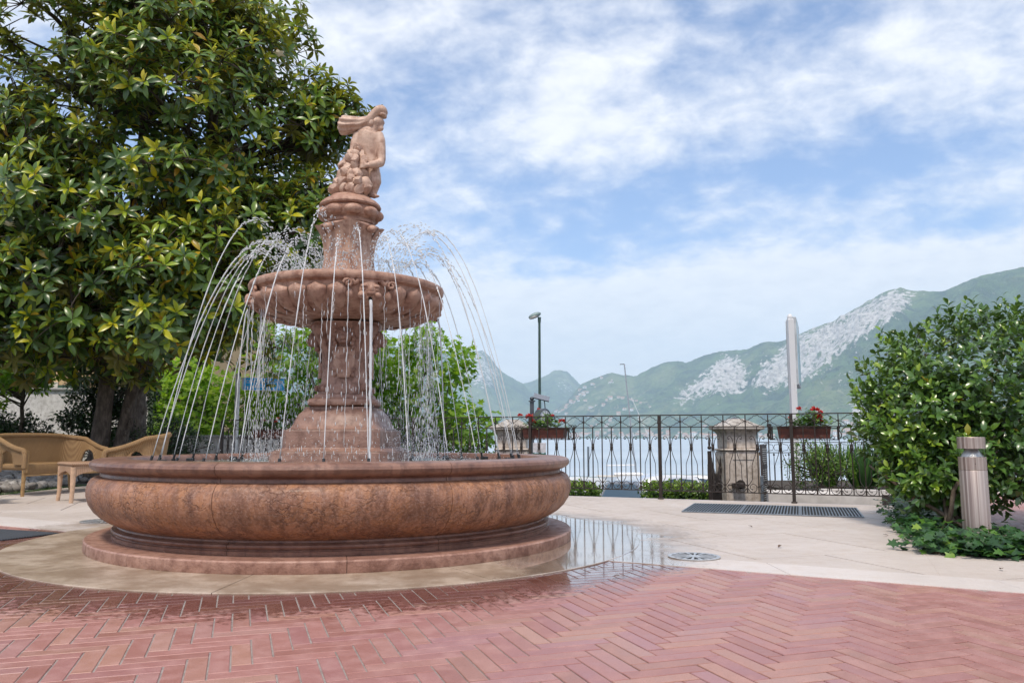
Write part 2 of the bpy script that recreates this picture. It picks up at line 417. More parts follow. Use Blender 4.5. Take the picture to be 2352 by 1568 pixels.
# ------------------------------------------------------------------ materials
MARBLE = mat_marble()
CARVED = mat_carved()
CARVED_DARK = mat_carved('damp_rose_stone', (.30, .155, .108), (.40, .23, .17), (.12, .05, .033), .3)
PINKSTEP = mat_carved('rose_step_stone', (.25, .135, .10), (.36, .215, .165), (.14, .065, .046), .4)
SLAB = mat_slab('pale_limestone', (.51, .44, .395), (.61, .54, .495))
STRIP = mat_slab('pale_border_stone', (.57, .51, .475), (.65, .59, .555), (.42, .34, .29))
RINGST = mat_slab('sand_ring_stone', (.50, .395, .30), (.63, .53, .44), (.22, .145, .09), (.21, .14, .09), .5)
BRICK = mat_brick()
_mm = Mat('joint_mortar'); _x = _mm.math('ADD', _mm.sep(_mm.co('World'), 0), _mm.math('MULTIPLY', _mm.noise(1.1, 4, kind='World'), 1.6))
_mm.set('Base Color', _mm.mix(_mm.rng(_mm.noise(30, 4, kind='World'), .3, .7), _mm.mix(_mm.rng(_x, .1, 1.9), (.24, .205, .19), (.050, .036, .034)), _mm.mix(_mm.rng(_x, .1, 1.9), (.34, .30, .28), (.09, .068, .062)))).set('Roughness', .9)  # mortar painted darker towards the right, for the shadow in joints seen aslant
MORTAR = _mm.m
IRON = simple('brown_wrought_iron', (.034, .025, .021), .5, .3, .25, 25, .12)
STAIN = simple('stainless_steel', (.66, .655, .65), .4, .8, .1, 30)
STEEL = simple('galvanised_steel', (.28, .32, .36), .38, .85, .18, 30)
BLACK = simple('dark_void', (.012, .012, .013), .8)
DARKMET = simple('dark_mat_metal', (.06, .065, .075), .55, .3, .25, 60, .2)
WATERM = mat_water_drop()
SOIL = simple('dark_soil', (.05, .038, .028), .95, 0, .4, 30, .5)
WHITEWALL = mat_carved('white_render', (.62, .60, .585), (.72, .70, .69), (.42, .40, .38))

# ------------------------------------------------------------------ ground
E1 = Vector((.921, -.39)); E2 = Vector((.39, .921)); BO = Vector((2.93, 5.62))
def rail_y(x): return 11.36 - .43 * x
def lineR_up(x): return 5.0 - .55 * (x - 2.0)
def lineR_lo(x): return 4.56 - .535 * (x - 2.0)
def lineL_up(x): return 7.90 - .555 * (x + 4.7)
def lineL_lo(x): return 7.37 - .53 * (x + 4.7)

def mat_land():
    m = Mat('garden_land'); n1 = m.noise(2.0, 6, .65); n2 = m.noise(.15, 4)
    m.set('Base Color', m.mix(m.rng(n1, .35, .65), m.mix(m.rng(n2, .3, .7), (.035, .07, .02), (.07, .11, .035)), (.10, .085, .05))).set('Roughness', .95); m.bump(n1, .6, .05); return m.m
tag(B().grid(lambda u, v: (-700 + 1400 * u, -500 + 538 * v, -2.26), 3, 3).build('land', mat_land()), kind='structure')
def mat_asphalt():
    m = Mat('asphalt'); n1 = m.noise(180, 3); n2 = m.noise(1.2, 5)
    m.set('Base Color', m.mix(m.rng(n1, .3, .7), (.04, .04, .042), m.mix(m.rng(n2, .3, .7), (.06, .06, .06), (.085, .082, .08)))).set('Roughness', .85); m.bump(n1, .3, .01); return m.m
tag(B().box((0, 25.5, -2.24), (160, 21, .04)).build('road', mat_asphalt()), kind='structure')
tag(B().box((0, 36.8, -2.7), (200, 1.2, 1.2), bev=.03).build('quay', simple('quay_stone', (.42, .39, .36), .85, 0, .2, 4, .3)), kind='structure')
TERR = [(-7.2, -6), (11, -6), (11, 14), (5.3, 14), (5.3, rail_y(5.3) + .12), (-5.1, rail_y(-5.1) + .12), (-5.1, 17.6), (-7.2, 17.6)]
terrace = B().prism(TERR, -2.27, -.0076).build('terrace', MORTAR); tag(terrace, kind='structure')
tag(B().box((-27, 20, -.9), (39.6, 30, 1.72)).build('garden_ground', mat_land()), kind='structure')

def clip_poly(poly, a, b, c):
    """keep a*x+b*y <= c"""
    out = []
    for i in range(len(poly)):
        p, q = poly[i], poly[(i + 1) % len(poly)]; dp = a * p[0] + b * p[1] - c; dq = a * q[0] + b * q[1] - c
        if dp <= 0: out.append(p)
        if dp * dq < 0:
            t = dp / (dp - dq); out.append((p[0] + (q[0] - p[0]) * t, p[1] + (q[1] - p[1]) * t))
    return out
def area(p): return abs(sum(p[i][0] * p[(i + 1) % len(p)][1] - p[(i + 1) % len(p)][0] * p[i][1] for i in range(len(p)))) / 2
paving = bpy.data.objects.new('stone_paving', None); COL.objects.link(paving); tag(paving, kind='structure')
def e12(a, b): p = BO + E1 * a + E2 * b; return (p.x, p.y)
c_e1 = E1.dot(BO); c_e2 = E2.dot(BO)
regions = [
    [(-1, 0, 1.4), (-.55, -1, -(5.0 + 1.1)), (E1.x, E1.y, c_e1 - .04), (.43, 1, 11.36 + .12)],
    [(-E1.x, -E1.y, -c_e1 + .04), (E2.x, E2.y, c_e2 - .04), (-.55, -1, -(5.0 + 1.1)), (1, 0, 8)],
    [(1, 0, -1.402), (-1, 0, 7.2), (-.555, -1, -(7.9 - .555 * 4.7)), (.43, 1, 11.36 + .12)],
    [(1, 0, -5.1), (-1, 0, 7.2), (-.43, -1, -(11.36 + .123)), (0, 1, 17.6)],
]
ca, sa = math.cos(R(20)), math.sin(R(20))
GW = 1.12
for reg in regions:
    for i in range(-14, 22):
        for j in range(-10, 22):
            o = .5 * (j % 2) * GW
            rect = [(i * GW + o, j * GW), (i * GW + o + GW, j * GW), (i * GW + o + GW, j * GW + GW), (i * GW + o, j * GW + GW)]
            g = .0058
            rect = [(x + (g if k in (0, 3) else -g), y + (g if k < 2 else -g)) for k, (x, y) in enumerate(rect)]
            p = [(x * ca - y * sa, x * sa + y * ca) for x, y in rect]
            for h in reg:
                if len(p) > 2: p = clip_poly(p, *h)
            if len(p) < 3 or area(p) < .02: continue
            cx = sum(q[0] for q in p) / len(p); cyy = sum(q[1] for q in p) / len(p)
            if all((q[0] - FC.x) ** 2 + (q[1] - FC.y) ** 2 < 1.8 ** 2 for q in p): continue
            B().prism(p, -.05, random.uniform(-.0006, .0006), .0012).build('slab', SLAB, paving)
# pale border stones along the edge of the brick
def strip(x0, x1, lo, up, n):
    for k in range(n):
        a = x0 + (x1 - x0) * k / n + .002; b = x0 + (x1 - x0) * (k + 1) / n - .002
        p = [(a, lo(a)), (b, lo(b)), (b, up(b) - .003), (a, up(a) - .003)]
        B().prism(p, -.05, .0012, .0012).build('border_stone', STRIP, paving)
strip(.55, 6.0, lineR_lo, lineR_up, 5)
strip(-7.2, -3.3, lineL_lo, lineL_up, 4)
# ring of sand-coloured stones round the fountain
n = 10
for k in range(n):
    a0 = 2 * PI * k / n + .25 + .0012; a1 = 2 * PI * (k + 1) / n + .25 - .0012
    B().lathe([(1.70, -.03), (2.417, -.03), (2.42, .002), (2.415, .0045), (1.70, .0045)], 14, (FC.x, FC.y, 0), a0, a1, closed=True).build('ring_stone', RINGST, paving, smooth=20)

# herringbone brick
BL, BW, BA = .30, .075, R(19.0)
brick_me = B().box((0, 0, -.024), (BL - .0064, BW - .0064, .040), bev=.0022).mesh('brick', BRICK)
brickpave = bpy.data.objects.new('brick_paving', None); COL.objects.link(brickpave); tag(brickpave, kind='structure')
cells = []
for i in range(-90, 140):
    for j in range(-90, 200):
        m8 = (i - j) % 8
        if m8 == 0: c = ((i + 2) * BW, (j + .5) * BW, 0.0)
        elif m8 == 7: c = ((i + .5) * BW, (j + 2) * BW, PI / 2)
        else: continue
        x = c[0] * math.cos(BA) - c[1] * math.sin(BA); y = c[0] * math.sin(BA) + c[1] * math.cos(BA)
        if y < 1.6 or y > 13.5 or abs(x) > 9: continue
        px, py = to_pix(x, y, 0)
        q = Vector((x, y)) - BO; e1, e2 = q.dot(E1), q.dot(E2)
        rightpatch = e1 > .66 and e2 > .02 and not (1.28 < e2 < 1.42)
        front = (y < (lineR_lo(x) + .12 if x > -1.4 else lineL_lo(x) + .12))
        if not (rightpatch or front): continue
        if px < -260 or px > 2700 or py > 1760: continue
        if (x - FC.x) ** 2 + (y - FC.y) ** 2 < 2.25 ** 2: continue
        cells.append((py if front else -1, x, y, c[2] + BA))
cells.sort(key=lambda t: -(t[0] if t[0] < 1600 else 0))
far = B(); far_r = []
for k, (py, x, y, a) in enumerate(cells):
    z = .0008 + random.uniform(-.0008, .0006); tx = random.uniform(-.004, .004); ty = random.uniform(-.004, .004)
    jx, jy, ja = random.uniform(-.0006, .0006), random.uniform(-.0006, .0006), random.uniform(-.004, .004)
    if k < 300: link('brick', brick_me, brickpave, (x + jx, y + jy, z), (tx, ty, a + ja))
    else:
        far.box((x + jx, y + jy, -.024 + z), (BL - .0064, BW - .0064, .040), a + ja, bev=.0022); far_r.append(random.random())
o = far.build('bricks_beyond', BRICK, brickpave); tag(o, kind='stuff')
at = o.data.attributes.new('rnd', 'FLOAT', 'FACE')
at.data.foreach_set('value', np.repeat(np.array(far_r, dtype=np.float32), len(o.data.polygons) // len(far_r)))
# pale cross strip in the brick by the shrub, dark metal mats
p = [e12(.67, 1.285), e12(4.5, 1.285), e12(4.5, 1.415), e12(.67, 1.415)]
B().prism(p, -.05, .0026, .0015).build('border_stone', STRIP, paving)
def slot_mat(name, corner, u, v, nu, nv, label):
    """a dark ribbed metal mat: frame and ribs"""
    t = thing(name, label, 'floor mat', (corner[0], corner[1], 0), math.atan2(u[1], u[0]))
    B().box((nu / 2, nv / 2, .0015), (nu, nv, .003)).build('base', DARKMET, t)
    k = int(nv / .022); rib = B().box((nu / 2, 0, .0055), (nu - .02, .012, .005), bev=.0015).mesh('rib', DARKMET)
    for i in range(k): link('rib', rib, t, (0, (i + .5) * nv / k, 0))
slot_mat('ribbed_mat', (-5.15, 6.77), (1.13, -.46), None, 1.24, .50, 'dark ribbed metal mat let into the brick left of the fountain')
q = e12(.86, -.22); slot_mat('ribbed_mat', q, (E1.x, E1.y), None, 1.4, .22, 'dark ribbed metal mat at the corner of the shrub bed')
# planting bed
bed = B().prism([e12(0, 0), e12(.62, -.02), e12(.62, 4.9), e12(0, 4.9)], -.05, .012).build('planting_bed', SOIL); tag(bed, kind='structure')

# ------------------------------------------------------------------ drains
def drain_cover(loc, rad, label, rz):
    t = thing('drain_cover', label, 'drain cover', (loc[0], loc[1], .0035), rz, 'round slotted drain covers')
    B().lathe([(rad * .97, 0), (rad * .97, .0004)], 32).lathe([(0.0, .0005), (rad * .98, .0005)], 32).build('sump', BLACK, t)
    B().lathe([(rad * .86, .001), (rad * .86, .006), (rad, .006), (rad, .001)], 40, closed=True).build('rim', STAIN, t)
    B().lathe([(0, .006), (rad * .26, .006), (rad * .26, .001)], 24).build('hub', STAIN, t)
    sp = B().prism([(rad * .22, -rad * .022), (rad * .88, -rad * .062), (rad * .88, rad * .062), (rad * .22, rad * .022)], .001, .006).mesh('spoke', STAIN)
    for k in range(16): link('spoke', sp, t, rot=(0, 0, 2 * PI * k / 16))
drain_cover(ground_at(1594, 1279), .175, 'round slotted steel drain cover in the wet paving right of the fountain', .1)
drain_cover(ground_at(236, 1197), .20, 'round slotted steel drain cover half hidden left of the basin', .4)
g1, g2, g3, g4 = (ground_at(*p) for p in ((1545, 1176), (1612, 1157), (1990, 1190), (1964, 1167)))
gu = ((g3 - g1) + (g4 - g2)) / 2; gl = gu.length; gu.normalize(); gv = Vector((-gu.y, gu.x, 0)); gw = 1.12
go = (g1 + g2 + g3 + g4) / 4 - gu * gl / 2 - gv * gw / 2
bar_me = None
for k, lab in enumerate(('steel bar floor grate section nearest the fountain', 'steel bar floor grate section in the middle of three', 'steel bar floor grate section nearest the shrub')):
    w = gl / 3; c = go + gu * (w * k)
    t = thing('floor_grate', lab, 'grate', (c.x, c.y, .003), math.atan2(gu.y, gu.x), 'floor grate sections')
    B().box((w / 2, gw / 2, .0008), (w - .004, gw, .0006)).build('pit', BLACK, t)
    f = B()
    for yy in (.009, gw - .009): f.box((w / 2, yy, .006), (w - .004, .018, .010))
    for xx in (.009, w - .009): f.box((xx, gw / 2, .0062), (.016, gw - .037, .0095))
    f.build('frame', STEEL, t)
    if bar_me is None: bar_me = B().box((0, gw / 2, .0055), (.0105, gw - .038, .008)).mesh('bar', STEEL)
    nb = 18
    for i in range(nb): link('bar', bar_me, t, (.022 + (w - .044) * (i + .5) / nb, 0, 0))

# ------------------------------------------------------------------ fountain
fountain = thing('fountain', 'two-tiered rose marble fountain with wide round basin and carved upper bowl', 'fountain', tuple(FC))
def arcs(name, prof, n, off, mat, seg=12, gap=.0018, smooth=32):
    rmax = max(p[0] for p in prof)
    for k in range(n):
        a0 = 2 * PI * k / n + off + gap / rmax; a1 = 2 * PI * (k + 1) / n + off - gap / rmax
        B().lathe(prof, seg, (0, 0, 0), a0, a1, closed=True).build(name, mat, fountain, smooth=smooth)
PLINTH = mat_carved('rose_plinth_stone', (.33, .175, .13), (.44, .26, .20), (.17, .075, .052), .25)
arcs('plinth_stone', [(1.0, .0), (1.874, .0), (1.88, .01), (1.88, .072), (1.872, .081), (1.0, .082)], 8, R(283), PLINTH, 14)

belly = [(1.45, .1725), (1.668, .1725), (1.690, .184), (1.735, .205), (1.785, .236), (1.83, .278), (1.864, .33), (1.882, .39), (1.884, .43), (1.875, .472), (1.856, .503), (1.832, .520), (1.806, .528), (1.45, .528)]
arcs('basin_block', belly, 8, R(258), MARBLE, 16)
rim = [(1.50, .5285), (1.800, .5285), (1.797, .548), (1.802, .556), (1.826, .562), (1.85, .574), (1.868, .592), (1.874, .610), (1.868, .628), (1.852, .641), (1.825, .648), (1.66, .652), (1.63, .646), (1.612, .628), (1.605, .60), (1.60, .53)]
rim_m = Mat('wet_rim_marble')
def mat_rim():
    m = rim_m; big = m.noise(3, 6, .6, kind='World'); mid = m.noise(13, 6, .62, kind='World'); st = m.noise(1, 5, .65, vec=m.mapped('World', (16, 16, 2)))
    col = m.mix(m.rng(big, .3, .7), (.20, .098, .066), (.30, .165, .118)); col = m.mix(m.rng(mid, .4, .7, 0, .7), col, (.12, .055, .04)); col = m.mix(m.rng(st, .48, .7, 0, .6), col, (.075, .035, .027))
    m.set('Base Color', col).set('Roughness', .46).set('Coat Weight', .16).set('Coat Roughness', .16); m.bump(m.noise(1, 5, .65, vec=m.mapped('World', (22, 22, 70)), dist=.6), .35, .01); return m.m
RIM = mat_rim()
foot = [(1.40, .083), (1.700, .083), (1.703, .108), (1.690, .113), (1.686, .119), (1.700, .126), (1.706, .136), (1.700, .146), (1.682, .152), (1.668, .160), (1.664, .172), (1.40, .172)]
arcs('foot_stone', foot, 8, R(258), RIM, 14)
arcs('rim_stone', rim, 8, R(258), RIM, 18)
B().lathe([(0, .40), (1.60, .40), (1.601, .55)], 48).build('basin_floor', MARBLE, fountain)

# stepped square pedestal
def octa(name, prof, mat=PINKSTEP, sm=None):
    # square with narrow chamfered corners
    ang = []
    for k in range(4): ang += [R(-50) + k * PI / 2 - R(3.2), R(-50) + k * PI / 2 + R(3.2)]
    m_ = len(prof); vs = [(r / .883 * math.cos(a), r / .883 * math.sin(a), z) for a in ang for r, z in prof]
    fs = [(j * m_ + i, ((j + 1) % 8) * m_ + i, ((j + 1) % 8) * m_ + i + 1, j * m_ + i + 1) for j in range(8) for i in range(m_ - 1)]
    B().add(vs, fs).build(name, mat, fountain, smooth=sm)
octa('pedestal_base', [(.30, .40), (.56, .40), (.56, .575), (.50, .58), (.50, .60), (.556, .603), (.562, .610), (.562, .684), (.556, .691), (.30, .692)])
octa('pedestal_step', [(.30, .693), (.545, .6935), (.474, .718), (.468, .724), (.468, .854), (.462, .862), (.30, .864)])
octa('pedestal_taper', [(.28, .865), (.442, .8655), (.412, .882), (.392, .915), (.376, .955), (.356, .99), (.325, 1.018), (.312, 1.03), (.312, 1.048), (.28, 1.05)], PINKSTEP, 40)
def sq(a, p=4.0):
    c, s = abs(math.cos(a)), abs(math.sin(a)); return (c ** p + s ** p) ** (-1 / p)
SQ = lambda p: (lambda a: sq(a, p))
ROTC = R(6)
B().lathe([(.20, 1.052), (.262, 1.053), (.285, 1.065), (.292, 1.085), (.285, 1.108), (.262, 1.12), (.245, 1.123), (.240, 1.15), (.232, 1.155), (.20, 1.156)], 48, shape=SQ(6), rot=ROTC).build('pedestal_roll', CARVED_DARK, fountain, smooth=40)
col_prof = [(.205, 1.156), (.222, 1.157), (.222, 1.18), (.205, 1.20), (.196, 1.24), (.194, 1.33), (.196, 1.42), (.200, 1.50), (.212, 1.56), (.232, 1.62), (.262, 1.68), (.285, 1.72), (.292, 1.745), (.20, 1.76)]
B().lathe(col_prof, 64, shape=SQ(3.2), rot=ROTC).build('column', CARVED_DARK, fountain, smooth=50)
# corner consoles with a curled foot and an acanthus lip
def console(a):
    b = B(); pts = []; n = 13
    prof = [(.235, 1.17, .036), (.262, 1.185, .040), (.268, 1.215, .040), (.245, 1.24, .034), (.228, 1.30, .034), (.226, 1.40, .036), (.236, 1.48, .040), (.262, 1.56, .046), (.300, 1.625, .054), (.330, 1.67, .058), (.338, 1.705, .056), (.325, 1.735, .05), (.29, 1.75, .04)]
    for r, z, w in prof: pts.append((r, z, w))
    vs = []; fs = []
    for r, z, w in pts:
        vs += [(r - .09, -w, z), (r - .012, -w, z), (r, -w * .55, z), (r + .006, 0, z), (r, w * .55, z), (r - .012, w, z), (r - .09, w, z)]
    for i in range(n - 1):
        for k in range(6): p0 = i * 7 + k; fs.append((p0, p0 + 1, p0 + 8, p0 + 7))
    b.add(vs, fs)
    for s in (-1, 1): b.ball((.262, s * .043, 1.20), (.028, .012, .028), 10, 6); b.ball((.302, s * .056, 1.70), (.034, .014, .034), 10, 6)
    return b
con = console(0).mesh('console', CARVED_DARK, 50)
for k in range(4): link('console', con, fountain, rot=(0, 0, ROTC + PI / 4 + k * PI / 2))
# shields and lion heads on the four faces
sh = B().grid(lambda u, v: (.197 + .032 * math.sqrt(max(0, 1 - (2 * u - 1) ** 2 * .98)) , (2 * u - 1) * .088 * (1 - .28 * max(0, .45 - v) / .45 * 1.6) * (1 if v < .93 else .95), 1.29 + .25 * v), 9, 8).mesh('shield', CARVED, 60)
hd = B()
hd.ball((.262, 0, 1.628), (.055, .068, .072), 14, 10); hd.ball((.314, 0, 1.61), (.026, .022, .024), 10, 8); hd.ball((.300, 0, 1.578), (.028, .034, .018), 10, 8)
for s in (-1, 1):
    hd.ball((.304, s * .030, 1.645), (.014, .015, .010), 8, 6); hd.ball((.255, s * .066, 1.675), (.024, .022, .024), 8, 6)
    for q in range(4): hd.ball((.245 - .004 * q, s * (.068 + .008 * (q % 2)), 1.64 - .035 * q), (.026, .020, .026), 8, 6)
hd = hd.mesh('lion_head', CARVED_DARK, 70)
for k in range(4):
    link('shield', sh, fountain, rot=(0, 0, ROTC + k * PI / 2)); link('lion_head', hd, fountain, rot=(0, 0, ROTC + k * PI / 2))
# bead drops between shield and console
bd = B()
for z, r in ((1.40, .020), (1.36, .026), (1.315, .02)): bd.ball((.205, 0, z), (r * .8, r, r * 1.2), 8, 6)
bd = bd.mesh('carved_drop', CARVED_DARK, 70)
for k in range(8): link('carved_drop', bd, fountain, rot=(0, 0, ROTC + PI / 4 + (k // 2) * PI / 2 + (-.42 if k % 2 else .42)))

# upper bowl
bowl = [(.10, 1.762), (.30, 1.764), (.42, 1.772), (.55, 1.79), (.655, 1.815), (.715, 1.85), (.748, 1.90), (.760, 1.95), (.765, 1.985), (.778, 1.997), (.800, 2.003), (.812, 2.020), (.814, 2.042), (.806, 2.060), (.790, 2.067), (.745, 2.066), (.725, 2.052), (.715, 2.01), (.66, 1.93), (.40, 1.87), (.0, 1.86)]
ub = B().lathe(bowl, 96).build('upper_bowl', CARVED, fountain, smooth=35)
gad = B()
def gadroon(u, v):
    t = v; w = .073 * math.sin(PI * min(1, .16 + .84 * t)) ** .55 if t < .999 else .0
    # from the underside (t=0) up to the round shoulder (t=1)
    rr = .560 + .235 * min(1, t * 1.25) ** .62 ; zz = 1.787 + .185 * t ** 1.6
    wid = .022 + .058 * min(1, t * 1.15); 
    if t > .86: wid *= math.sqrt(max(0.0, 1 - ((t - .86) / .14) ** 2))
    h = math.sqrt(max(0, 1 - (2 * u - 1) ** 2)); up = .044 * h * (0.35 + .65 * min(1, t * 1.4)); 
    n = Vector((.55 + .4 * t, 0, -(.75 - .6 * t))).normalized()
    return (rr - .030 + n.x * up, (2 * u - 1) * wid, zz + n.z * up)
gme = B().grid(gadroon, 9, 12).mesh('gadroon', CARVED, 80)
MASKA = [R(294) + k * PI / 2 for k in range(4)]
ng = 30
for k in range(ng):
    a = 2 * PI * (k + .5) / ng + R(294)
    if any(abs((a - m + PI) % (2 * PI) - PI) < .20 for m in MASKA): continue
    link('gadroon', gme, fountain, rot=(0, 0, a))
def mask_bm():
    b = B(); r = .775
    b.ball((r - .02, 0, 1.925), (.05, .085, .088), 14, 10)               # face
    b.ball((r + .035, 0, 1.915), (.028, .021, .045), 10, 8)              # nose
    b.ball((r + .040, 0, 1.888), (.024, .034, .018), 10, 8)
    for s in (-1, 1):
        b.ball((r + .012, s * .047, 1.945), (.026, .030, .016), 10, 6)   # brow
        b.ball((r + .012, s * .050, 1.922), (.018, .020, .014), 8, 6)    # eye
        b.ball((r - .005, s * .058, 1.880), (.034, .034, .030), 10, 8)   # cheek
        pts = [(r - .005, s * (.065 + .018 * t), 1.985 + .02 * math.sin(t * 1.7)) for t in range(6)]
        b.tube(pts, [.02, .022, .022, .02, .018, .014], 8)
        sp = [(r + .0, s * (.168 + (.036 - .0058 * q * .5) * math.cos(q * .8)), 1.962 + (.036 - .0029 * q) * math.sin(q * .8)) for q in range(11)]
        b.tube(sp, .013, 6)
        b.ball((r - .03, s * .150, 1.888), (.028, .030, .040), 8, 6)
    b.grid(lambda u, v: (r + .016 * math.sin(PI * v), (2 * u - 1) * .062 * (.5 + .5 * math.sin(PI * v)), 1.962 + .052 * v), 7, 5)   # crest
    b.tube([(r - .02, 0, 1.862), (r + .018, 0, 1.850)], [.03, .024], 10)
    return b
mk = mask_bm().mesh('mask', CARVED, 70)
spm = B().tube([(.785, 0, 1.853), (.806, 0, 1.836)], .016, 10).mesh('spout_pipe', simple('dark_bronze', (.05, .045, .04), .4, .8))
for a in MASKA:
    o = link('mask', mk, fountain, rot=(0, 0, a)); link('spout_pipe', spm, o)

# upper stem, capital
stem = [(.14, 2.0), (.30, 2.0), (.292, 2.07), (.265, 2.11), (.226, 2.15), (.196, 2.20), (.180, 2.27), (.176, 2.36), (.180, 2.44), (.194, 2.51), (.214, 2.56), (.232, 2.585), (.228, 2.60), (.14, 2.605)]
B().lathe(stem, 64, shape=SQ(2.9), rot=R(58)).build('stem', CARVED, fountain, smooth=50)
def stem_r(z):
    for (r0_, z0_), (r1_, z1_) in zip(stem[1:], stem[2:]):
        if z0_ <= z <= z1_: return r0_ + (r1_ - r0_) * (z - z0_) / max(1e-6, z1_ - z0_)
    return .23
lf = B().grid(lambda u, v: (stem_r(2.10 + .49 * v) * 1.10 + .012 + .022 * v ** 4 - .045 * (2 * u - 1) ** 2 + .010 * math.cos(7 * PI * (u - .5)) * v, (2 * u - 1) * (.050 + .052 * v ** 2) * (1 if v < .92 else .86), 2.10 + .50 * v - .02 * (2 * u - 1) ** 2 * v), 9, 12).mesh('acanthus_leaf', CARVED, 60)
sc_ = B()
for s in (-1, 1): sc_.tube([(.245 + .0 * q, s * (.055 + (.034 - .0026 * q) * math.cos(q * .75)), 2.105 + (.034 - .0026 * q) * math.sin(q * .75)) for q in range(11)], .014, 6)
sc_.ball((.262, 0, 2.095), (.035, .06, .03), 10, 6)
sc_ = sc_.mesh('carved_scroll', CARVED, 60)
kn = B().ball((.255, 0, 2.55), (.045, .040, .034), 10, 8).mesh('knob', CARVED, 60)
for k in range(4):
    link('acanthus_leaf', lf, fountain, rot=(0, 0, R(58) + PI / 4 + k * PI / 2)); link('carved_scroll', sc_, fountain, rot=(0, 0, R(58) + PI / 4 + k * PI / 2)); link('knob', kn, fountain, rot=(0, 0, R(58) + k * PI / 2))
cap = [(.12, 2.606), (.196, 2.607), (.212, 2.618), (.216, 2.632), (.206, 2.645), (.200, 2.652), (.228, 2.676), (.243, 2.70), (.246, 2.735), (.236, 2.752), (.258, 2.762), (.264, 2.775), (.256, 2.795), (.232, 2.818), (.200, 2.838), (.178, 2.85), (.172, 2.862), (.0, 2.863)]
B().lathe(cap, 64).build('capital', CARVED, fountain, smooth=35)
bs = B().ball((.232, 0, 2.706), (.056, .078, .044), 14, 10).mesh('boss', CARVED, 80)
for k in range(9): link('boss', bs, fountain, rot=(0, 0, R(288) + 2 * PI * k / 9))

# nozzles and lamps standing in the water
NJ = 32
NOZ = simple('black_nozzle', (.02, .02, .022), .45)
JR = 1.47
nz = B().tube([(0, 0, .585), (0, 0, .625)], .016, 8).tube([(0, 0, .625), (-.010, 0, .665)], .010, 8).mesh('nozzle', NOZ, 60)
lb = B().box((0, 0, .612), (.05, .042, .034), bev=.006).box((0, 0, .59), (.02, .02, .03)).mesh('basin_lamp', NOZ)
JA = [R(270) + 2 * PI * (k + .62) / NJ for k in range(NJ)]
for k, a in enumerate(JA):
    link('nozzle', nz, fountain, (JR * math.cos(a), JR * math.sin(a), 0), (0, 0, a))
    if k % 2 == 0: link('basin_lamp', lb, fountain, (1.40 * math.cos(a + .1), 1.40 * math.sin(a + .1), 0), (0, 0, a + .4))
# water in the basin, water in the bowl
def mat_pool():
    m = Mat('splashing_water'); n1 = m.noise(9, 5, .6, kind='World', dist=.4); n2 = m.noise(40, 4, .6, kind='World')
    d = m.vdist((FC.x, FC.y, 0), (1, 1, 0))
    foam = m.math('MULTIPLY', m.rng(n2, .42, .62), m.rng(d, .55, 1.25, .95, .12))
    m.set('Base Color', m.mix(foam, (.10, .11, .11), (.82, .85, .88))).set('Roughness', m.rng(foam, 0, 1, .04, .5)).set('IOR', 1.33).set('Specular IOR Level', .6)
    m.bump(m.math('ADD', n1, m.math('MULTIPLY', n2, .4)), .6, .03); return m.m
POOL = mat_pool()
def pool(name, r, z, amp, n):
    def fn(u, v):
        a = 2 * PI * u; rr = r * max(v, .001)
        return (FC.x + rr * math.cos(a), FC.y + rr * math.sin(a), z + amp * mnoise.noise((rr * math.cos(a) * 9, rr * math.sin(a) * 9, 2.0)) + amp * .6 * mnoise.noise((rr * math.cos(a) * 24, rr * math.sin(a) * 24, 5.0)))
    return tag(B().grid(fn, n, n // 3, wrap=True).build(name, POOL, smooth=179), kind='structure')
pool('basin_water', 1.602, .598, .008, 120)
pool('bowl_water', .722, 2.04, .006, 60)
